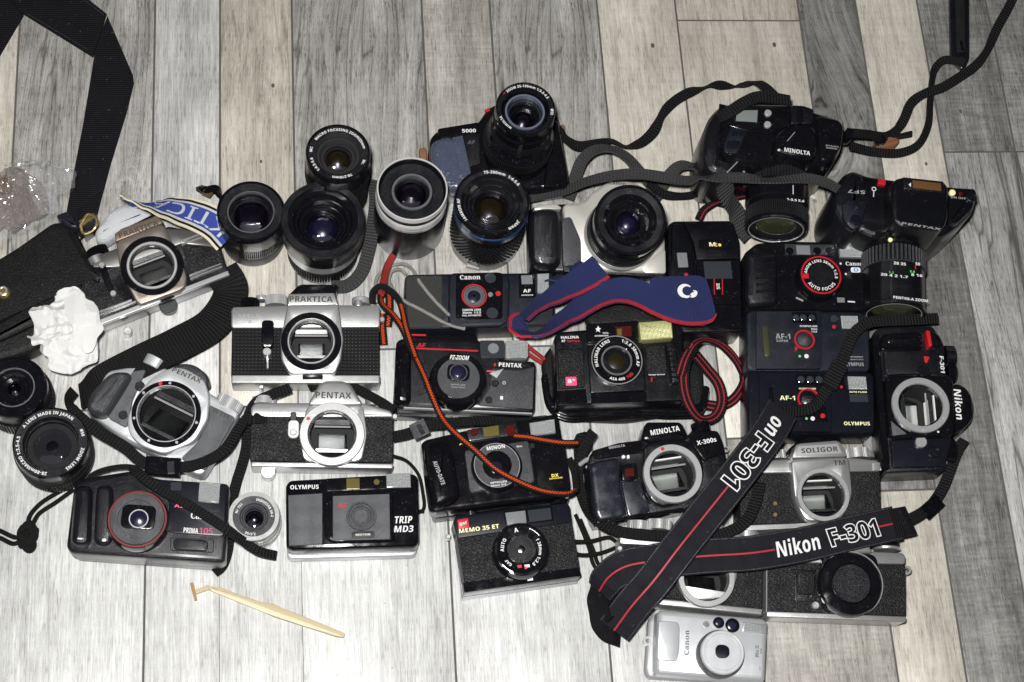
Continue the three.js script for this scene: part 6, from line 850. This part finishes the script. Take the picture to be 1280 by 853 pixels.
{ // orange cord
  const c = crop(460, 310, 5.69), A = [[172, 56, 0.012, 20], [130, 140, 0.016, 30], [106, 240, 0.024, 40], [88, 330, 0.034, 60], [96, 398, 0.042, 30], [170, 470, 0.048, 20], [240, 566, 0.052, 10], [290, 680, 0.053, 10], [346, 800, 0.053, 10], [400, 920, 0.053, 10], [452, 1050, 0.05, 0], [520, 1200, 0.046, 0], [600, 1300, 0.052, 0], [760, 1440, 0.056, 0], [900, 1570, 0.057, 0], [1060, 1660, 0.056, 0], [1240, 1730, 0.05, 0], [1420, 1750, 0.045, 20], [1482, 1724, 0.04, 60]];
  const B = new Band('neck_strap', 'black edged orange cord snaking across two compact cameras', 'strap', P(...c(300, 600), 0)); const f1 = path(A, c, 220); B.add('cord', M.cordBlack, bandGeo(f1, 0.0058, 0.0024)); B.add('orange_core', M.orange, bandGeo(f1, 0.0024, 0.0034));
  const f2 = path([[30, 390, 0.03, 30], [36, 310, 0.036, 30], [90, 274, 0.04, 10], [150, 300, 0.043, 0], [212, 362, 0.046, 0], [244, 450, 0.05, 0], [262, 540, 0.054, 0], [294, 650, 0.0565, 0], [338, 780, 0.0565, 0]], c, 80); B.add('second_strand', M.cordBlack, bandGeo(f2, 0.0058, 0.0024)); B.add('orange_core', M.orange, bandGeo(f2, 0.0024, 0.0034, { d0: 0.05 }));
  const f3 = path([[1482, 1724, 0.04, 60], [1470, 1600, 0.036, 40], [1430, 1500, 0.03, 20]], c, 30); B.add('turn', M.cordBlack, bandGeo(f3, 0.0066, 0.0024)); const f4 = path([[1490, 1388, 0.045, 10], [1400, 1390, 0.05, 0], [1260, 1372, 0.05, 0], [1140, 1350, 0.05, 0], [1040, 1340, 0.046, 0]], c, 60); B.add('return_strand', M.cordBlack, bandGeo(f4, 0.0058, 0.0024)); B.add('orange_core', M.orange, bandGeo(f4, 0.0024, 0.0034));
  const f5 = path([[150, 330, 0.01, 0], [152, 400, 0.01, 0], [150, 470, 0.01, 0], [140, 560, 0.008, 0]], c, 30), f6 = path([[96, 470, 0.006, 0], [102, 580, 0.005, 0], [112, 690, 0.005, 0]], c, 30); for (const f of [f5, f6]) { B.add('loose_end', M.cordBlack, bandGeo(f, 0.0078, 0.0024)); B.add('orange_core', M.orange, bandGeo(f, 0.003, 0.0034)); }
  const r = new Band('neck_strap', 'red upper end of a cord emerging from under the silver rimmed lens', 'strap', P(...c(130, 140), 0)); r.add('cord', M.redCord, bandGeo(path([[176, 52, 0.016, 20], [134, 140, 0.02, 30], [112, 236, 0.03, 40], [92, 330, 0.039, 50]], c, 40), 0.006, 0.0034));
}
cord('wrist_strap', 'twisted grey wrist cord looping over the navy compact camera', [[[168, 126, 0.006], [236, 114, 0.008], [292, 132, 0.014], [380, 260, 0.036], [470, 370, 0.037], [580, 480, 0.037], [690, 570, 0.036]], [[60, 380, 0.02], [50, 300, 0.01], [70, 200, 0.005], [168, 126, 0.006]], [[272, 190, 0.01], [222, 154, 0.008], [172, 168, 0.008], [148, 220, 0.01], [180, 296, 0.02], [260, 378, 0.036], [400, 452, 0.0375], [560, 540, 0.0375], [690, 578, 0.036]]], 0.0017, M.cordGrey, { c: crop(460, 310, 5.69), group: 'wrist cords' });
{ // blue lanyard
  const KL = [640, 310, 4.923], c = crop(...KL), t = new Thing('lanyard', 'blue lanyard with red edge and a white C shaped emblem, draped between the cameras', 'lanyard', { c: KL, a: [300, 400], b: [1000, 400], w: 0.05, pitch: 0 }), w = 0.0275;
  const piece = (n, list, k = 70, red = true) => { const f = path(list, c, k); const o = t.add(n, M.lanyard, bandGeo(f, w, 0.0018).applyMatrix4(t.inv)); if (red) t.add('red_edge', M.lanyardRed, bandGeo(f, w * 0.12, 0.0024, { off: w * 0.44 }).applyMatrix4(t.inv), o); return f; };
  piece('tucked_end', [[250, 188, 0.03, 50], [340, 176, 0.042, 48], [400, 140, 0.047, 48], [446, 104, 0.05, 52]], 40, false);
  piece('upper_run', [[66, 440, 0.044, 60], [120, 384, 0.046, 56], [190, 332, 0.05, 46], [290, 276, 0.055, 30], [400, 216, 0.058, 14], [480, 166, 0.06, 4], [548, 118, 0.06, -4]], 80);
  piece('left_turn', [[66, 440, 0.044, 60], [44, 470, 0.043, 40], [40, 500, 0.043, 40], [60, 526, 0.043, 52], [90, 534, 0.043, 58]], 30);
  piece('lower_run', [[70, 530, 0.043, 56], [150, 534, 0.045, 60], [230, 500, 0.047, 58], [310, 436, 0.05, 46], [400, 380, 0.056, 32], [500, 316, 0.062, 26], [600, 272, 0.066, 16], [700, 262, 0.068, 4], [800, 288, 0.069, 0], [900, 338, 0.069, 0], [1000, 378, 0.068, 0], [1100, 396, 0.066, 0], [1180, 390, 0.063, 0]], 120);
  t.s_('end_panel', M.lanyard, [[850, 182], [1000, 172], [1150, 168], [1196, 186], [1222, 262], [1256, 392], [1244, 430], [1180, 452], [1080, 446], [980, 380], [850, 330]], 0.0596, 0.0622, { r: 0.004, b: 0.0006 });
  t.s_('red_edge', M.lanyardRed, [[1046, 438], [1120, 456], [1190, 450], [1240, 424], [1258, 396], [1262, 418], [1240, 452], [1180, 478], [1110, 474], [1060, 456]], 0.0585, 0.0612, { r: 0.001, b: 0.0004 });
  const sh = new THREE.Shape(); sh.absarc(0, 0, 1, 0.75, 5.6, false); sh.absarc(0.28, 0.03, 0.66, 5.35, 0.95, true); const curl = new THREE.Shape(); curl.moveTo(0.55, -0.75); curl.quadraticCurveTo(0.7, -0.1, 1.25, -0.1); curl.lineTo(1.0, 0.15); curl.quadraticCurveTo(1.6, 0.25, 1.6, -0.2); curl.quadraticCurveTo(1.5, -0.75, 1.05, -0.85); curl.quadraticCurveTo(0.9, -0.95, 0.55, -0.75);
  const eg = new THREE.ExtrudeGeometry([sh, curl], { depth: 0.05, bevelEnabled: false, curveSegments: 16 }); eg.scale(0.0074, 0.0074, 0.004); eg.rotateX(-Math.PI / 2); eg.rotateY(-0.05); const q = t.L(1066, 266, 0.0622); eg.translate(q.x, 0.0622, q.z); t.add('emblem', M.white, uvBox(eg.index ? eg.toNonIndexed() : eg));
}
{ // red and black strap loop
  const c = crop(...K8), st = [[-0.0022, 0.0013, M.lanyardRed], [0.0022, 0.0013, M.lanyardRed]];
  strap('neck_strap', 'red striped black strap coiled in a loop beside the compact with yellow flash', 'strap', [[560, 690, 0.05, 20], [576, 640, 0.055, 30], [606, 590, 0.05, 40], [650, 574, 0.03, 30], [710, 600, 0.014, 20], [758, 660, 0.012, 30], [772, 712, 0.012, 40], [740, 770, 0.008, 30], [690, 794, 0.006, 20], [640, 790, 0.006, 0]], 0.0105, M.web, { c, stripes: st, group: 'red striped straps', n: 120 });
  strap('neck_strap', 'red striped black strap strand hanging within the loop by the yellow flash compact', 'strap', [[606, 590, 0.052, 20], [578, 650, 0.05, 10], [572, 720, 0.046, 0], [590, 790, 0.04, 0], [630, 838, 0.03, 10], [676, 830, 0.024, 20], [700, 780, 0.02, 20], [688, 720, 0.02, 10], [650, 670, 0.03, 10], [614, 626, 0.044, 10]], 0.0105, M.web, { c, stripes: st, group: 'red striped straps', n: 120 });
  strap('neck_strap', 'thin red edged black strap emerging behind the black compact with yellow logo', 'strap', [[622, 172, 0.02, 20], [640, 140, 0.02, 20], [690, 112, 0.016, 30], [780, 92, 0.012, 30]], 0.008, M.web, { c, stripes: [[0.002, 0.0012, M.lanyardRed]], group: 'red striped straps', n: 40 });
  cord('wrist_strap', 'dark red cord at the end of the zoom compact with thin red line', [[[30, 568, 0.03], [60, 600, 0.026], [96, 628, 0.02], [110, 640, 0.02]], [[20, 580, 0.03], [56, 620, 0.026], [100, 650, 0.02]]], 0.002, M.redCord, { c, group: 'wrist cords' });
}
{ // straps along the top
  const c = crop(660, 90, 3.2);
  strap('camera_strap', 'long twisting black strap from the tape gripped camera to the upright camera', 'strap', [[130, 230, 0.04, 40], [150, 266, 0.03, 20], [200, 296, 0.02, 0], [270, 286, 0.016, 20], [330, 276, 0.016, 40], [395, 300, 0.014, 50], [450, 284, 0.012, 20], [500, 240, 0.012, 10], [528, 186, 0.012, 50], [570, 130, 0.012, 20], [640, 84, 0.012, 10], [712, 60, 0.012, 60], [770, 52, 0.012, 10], [840, 58, 0.014, 60], [880, 44, 0.03, 30], [920, 40, 0.05, 10], [960, 70, 0.065, 0], [1000, 112, 0.075, 0]], 0.0112, M.web, { c, group: SG, n: 200 });
  strap('camera_strap', 'short black strap across the grip shoulder of the upright camera with grey display', 'strap', [[764, 186, 0.084, 20], [810, 158, 0.09, 0], [870, 120, 0.09, 0], [920, 100, 0.09, 0], [980, 104, 0.088, 0], [1050, 116, 0.084, 0]], 0.012, M.web, { c, group: SG, n: 50, t: 0.002 });
  strap('camera_strap', 'ribbed grey strap stretched across the lens of the upright camera', 'strap', [[-6, 506, 0.02, 10], [60, 492, 0.022, 10], [140, 478, 0.03, 20], [230, 440, 0.045, 20], [340, 414, 0.055, 10], [440, 408, 0.06, 0], [560, 424, 0.062, 0], [640, 434, 0.062, 20], [690, 424, 0.066, 50], [760, 424, 0.076, 20], [860, 424, 0.079, 10], [960, 436, 0.079, 40], [1040, 430, 0.079, 30], [1130, 428, 0.08, 10], [1200, 446, 0.082, 10], [1244, 470, 0.083, 20]], 0.0118, M.webGrey, { c, group: SG, n: 180 });
  strap('camera_strap', 'grey strap arching up behind the silver and black camera', 'strap', [[160, 510, 0.012, 10], [190, 420, 0.02, 10], [220, 350, 0.03, 10], [270, 312, 0.036, 20], [330, 308, 0.038, 30], [390, 336, 0.034, 20], [440, 390, 0.03, 10], [500, 460, 0.02, 0], [540, 500, 0.014, 0]], 0.0125, M.webGrey, { c, group: SG, n: 100 });
  strap('camera_strap', 'short grey strap arching beside the grip of the upright camera with grey display', 'strap', [[520, 480, 0.016, 0], [560, 420, 0.024, 0], [610, 376, 0.03, 10], [660, 380, 0.034, 30], [700, 400, 0.04, 40]], 0.0125, M.webGrey, { c, group: SG, n: 60 });
  strap('camera_strap', 'dark strap sagging below the stretched grey strap', 'strap', [[480, 440, 0.03, 10], [540, 486, 0.02, 10], [620, 496, 0.016, 30], [700, 484, 0.018, 30], [770, 480, 0.03, 30]], 0.0105, M.web, { c, group: SG, n: 60 });
  strap('camera_strap', 'broad grey strap hanging down alongside the lens of the upright camera', 'strap', [[780, 440, 0.074, 10], [800, 500, 0.06, 0], [830, 560, 0.04, 0], [860, 620, 0.03, 0], [884, 664, 0.024, 20]], 0.0205, M.webGrey, { c, group: SG, n: 60 });
}
{ // top right
  const c = crop(1000, 0, 3.88);
  strap('camera_strap', 'twisted thin black strap crossing the bare boards, longest by the shoulder pad', 'strap', [[1044, -30, 0.01, 20], [1010, 40, 0.008, 10], [960, 130, 0.008, 0], [900, 260, 0.008, 40], [850, 320, 0.01, 20], [770, 376, 0.012, 0], [690, 424, 0.012, 10], [600, 456, 0.012, 50], [540, 500, 0.012, 10], [504, 580, 0.012, 0], [470, 630, 0.012, 40], [420, 662, 0.02, 20], [330, 652, 0.04, 10], [240, 644, 0.06, 10]], 0.0098, M.web, { c, group: SG, n: 150 });
  strap('camera_strap', 'thin black strap curling from the stiff shoulder pad back to the upright camera', 'strap', [[800, 310, 0.012, 40], [760, 296, 0.01, 50], [700, 292, 0.008, 40], [658, 330, 0.006, 30], [640, 400, 0.005, 40], [632, 500, 0.005, 30], [622, 610, 0.006, 30], [570, 706, 0.01, 40], [480, 742, 0.014, 40], [360, 736, 0.02, 30], [240, 706, 0.04, 20]], 0.0088, M.web, { c, group: SG, n: 130 });
  const t = new Thing('shoulder_pad', 'stiff black shoulder pad of a camera strap entering at the top edge', 'strap pad', { c: [1000, 0, 3.88], a: [734, 290], b: [826, 290], w: 0.008, pitch: 0 }); t.s_('pad', M.satin, [[728, -60], [824, -60], [826, 280], [810, 318], [790, 334], [764, 312], [736, 286]], 0.0005, 0.008, { r: 0.004, b: 0.002 }); t.s_('pad_panel', M.rubber, [[752, -60], [802, -60], [804, 250], [762, 252]], 0.007, 0.0095, { r: 0.003 }); t.s_('pad_mark', M.gloss, [776, 196, 800, 246], 0.009, 0.0102, { r: 0.001 });
  const b = new Thing('strap_slider', 'brown and black strap slider on the thin strap by the upright camera', 'buckle', { c: [1000, 0, 3.88], a: [372, 700], b: [486, 680], w: 0.02, pitch: 0 }); b.s_('slider', M.tan, [[372, 672], [440, 660], [486, 672], [480, 694], [420, 712], [376, 706]], 0.0008, 0.02, { r: 0.002, b: 0.002 }); b.s_('slider_bar', M.gloss, [[364, 654], [416, 650], [420, 690], [370, 694]], 0.018, 0.026, { r: 0.001 }); b.s_('loose_tab', M.web, [[470, 650], [546, 632], [546, 656], [474, 668]], 0.014, 0.018, { b: 0.0005 }); b.s_('tab_end', M.gloss, [[228, 616], [262, 624], [262, 664], [228, 668]], 0.05, 0.066, { r: 0.002 });
}
{ // lettered strap
  const B = new Band('camera_strap', 'wide navy strap with red line and white lettering, crossed over three cameras', 'strap', P(860, 690, 0), SG), w = 0.0325;
  const up = path([[978, 512, 0.06, 10], [962, 540, 0.064, 4], [940, 570, 0.066, 0], [912, 606, 0.066, 0], [880, 646, 0.064, 0], [848, 686, 0.062, 0], [816, 728, 0.054, 0], [790, 758, 0.04, 0], [768, 788, 0.022, 0]], undefined, 120), lo = path([[750, 740, 0.03, 40], [760, 724, 0.036, 20], [780, 710, 0.042, 6], [820, 702, 0.048, 0], [880, 696, 0.05, 0], [940, 692, 0.052, 0], [1000, 682, 0.05, 0], [1060, 668, 0.048, 0], [1122, 654, 0.044, 0]], undefined, 120);
  const a = B.add('upper_run', M.strapNavy, bandGeo(up, w, 0.0022)); const b = B.add('lower_run', M.strapNavy, bandGeo(lo, w, 0.0022));
  B.add('turn', M.strapBlack, bandGeo(path([[776, 788, 0.02, 20], [764, 787, 0.018, 50], [753, 780, 0.018, 66], [749, 764, 0.02, 66], [748, 750, 0.024, 60], [752, 738, 0.03, 46]], undefined, 40), w * 0.94, 0.002));
  const red = mat([0.3, 0.006, 0.018], 0.6); B.add('red_line', red, bandGeo(up, 0.0016, 0.003, { d0: up.len * 0.36 })); B.add('red_line', red, bandGeo(lo, 0.0016, 0.003, { d1: lo.len * 0.58 })); B.add('red_line', red, bandGeo(lo, 0.0016, 0.003, { d0: lo.len * 0.93, d1: lo.len * 0.99 }));
  for (const s of [-1, 1]) for (const f of [up, lo]) B.add('stitched_edge', M.grey, bandGeo(f, 0.0005, 0.0026, { off: s * w * 0.46 }));
  B.text(lo, 'Nikon', M.white, lo.len * 0.585, 0.0155, { wid: 0.042, shear: 0.12 }); B.text(lo, 'F-301', M.white, lo.len * 0.762, 0.0165, { wid: 0.049, fat: 0.06 }); B.text(lo, 'F-301', M.strapBlack, lo.len * 0.762, 0.0165, { wid: 0.049, lift: 0.0014 });
  B.text(up, 'on', M.white, 0.012, 0.0115, { wid: 0.019, shear: 0.12 }); B.text(up, 'F-301', M.white, 0.036, 0.018, { wid: 0.06, fat: 0.06 }); B.text(up, 'F-301', M.strapBlack, 0.036, 0.018, { wid: 0.06, lift: 0.0014 });
  B.add('end_tab', M.strapBlack, bandGeo(path([[1116, 655, 0.045], [1128, 653, 0.045], [1138, 651, 0.04]], undefined, 6), w * 0.86, 0.003)); B.add('narrow_end', M.web, bandGeo(path([[1132, 652, 0.042, 0], [1150, 643, 0.03, 0], [1166, 630, 0.016, 10], [1180, 608, 0.012, 20], [1190, 582, 0.012, 10], [1198, 562, 0.014, 10], [1206, 550, 0.018, 40]], undefined, 50), 0.0105, 0.0022)); B.add('slider', M.gloss, bandGeo(path([[1156, 642, 0.026], [1174, 626, 0.016]], undefined, 6), 0.014, 0.004));
  B.add('far_end', M.web, bandGeo(path([[1172, 398, 0.042, 20], [1140, 400, 0.05, 10], [1110, 401, 0.05, 10], [1086, 404, 0.05, 0], [1068, 416, 0.05, 0], [1058, 438, 0.048, 0], [1046, 466, 0.048, 0], [1034, 486, 0.048, 0], [1018, 508, 0.048, 30], [996, 514, 0.05, 40], [978, 516, 0.056, 20]], undefined, 90), 0.0105, 0.0022)); B.add('keeper', M.web, bandGeo(path([[1050, 456, 0.051], [1036, 484, 0.051]], undefined, 8), 0.0155, 0.004));
}
strap('camera_strap', 'ribbed black strap sweeping in a shallow curve below the camera with bluish grip', 'strap', [[742, 540, 0.036, 30], [732, 556, 0.034, 20], [722, 590, 0.02, 20], [730, 628, 0.014, 20], [744, 650, 0.03, 20], [772, 664, 0.042, 10], [820, 670, 0.046, 10], [870, 671, 0.046, 10], [906, 667, 0.046, 10], [932, 652, 0.046, 20], [944, 630, 0.044, 20], [950, 604, 0.04, 20]], 0.0108, M.web, { group: SG, n: 140 });
{ const b = new Thing('strap_buckle', 'dark strap end and metal clip beside the bluish camera grip', 'buckle', { c: K13, a: [10, 330], b: [90, 330], w: 0.026, pitch: 0 }); b.s_('strap_end', M.web, [[0, 140], [60, 124], [96, 150], [90, 230], [50, 270], [6, 250]], 0.0008, 0.026, { r: 0.003, b: 0.004 }); b.tube('clip', M.steel, [[20, 320, 0.024], [70, 290, 0.03], [104, 310, 0.032], [112, 356, 0.03]], 0.0022); b.tube('clip', M.steel, [[60, 330, 0.026], [84, 350, 0.028], [108, 362, 0.028]], 0.0018); }
cord('wrist_strap', 'black looped wrist cord trailing from the leatherette viewfinder camera', [[[570, 580, 0.03], [650, 602, 0.026], [740, 604, 0.016], [830, 590, 0.006], [860, 620, 0.005], [820, 644, 0.006], [740, 662, 0.012], [680, 656, 0.02], [600, 604, 0.03]], [[680, 490, 0.02], [710, 560, 0.012], [740, 640, 0.006], [756, 700, 0.005], [790, 740, 0.005], [830, 730, 0.006]], [[700, 510, 0.02], [730, 580, 0.012], [760, 650, 0.006], [778, 700, 0.005], [819, 716, 0.006], [860, 700, 0.01]]], 0.0019, M.cordBlack, { c: crop(...K7), group: 'wrist cords' });
renderer.render(scene, camera);
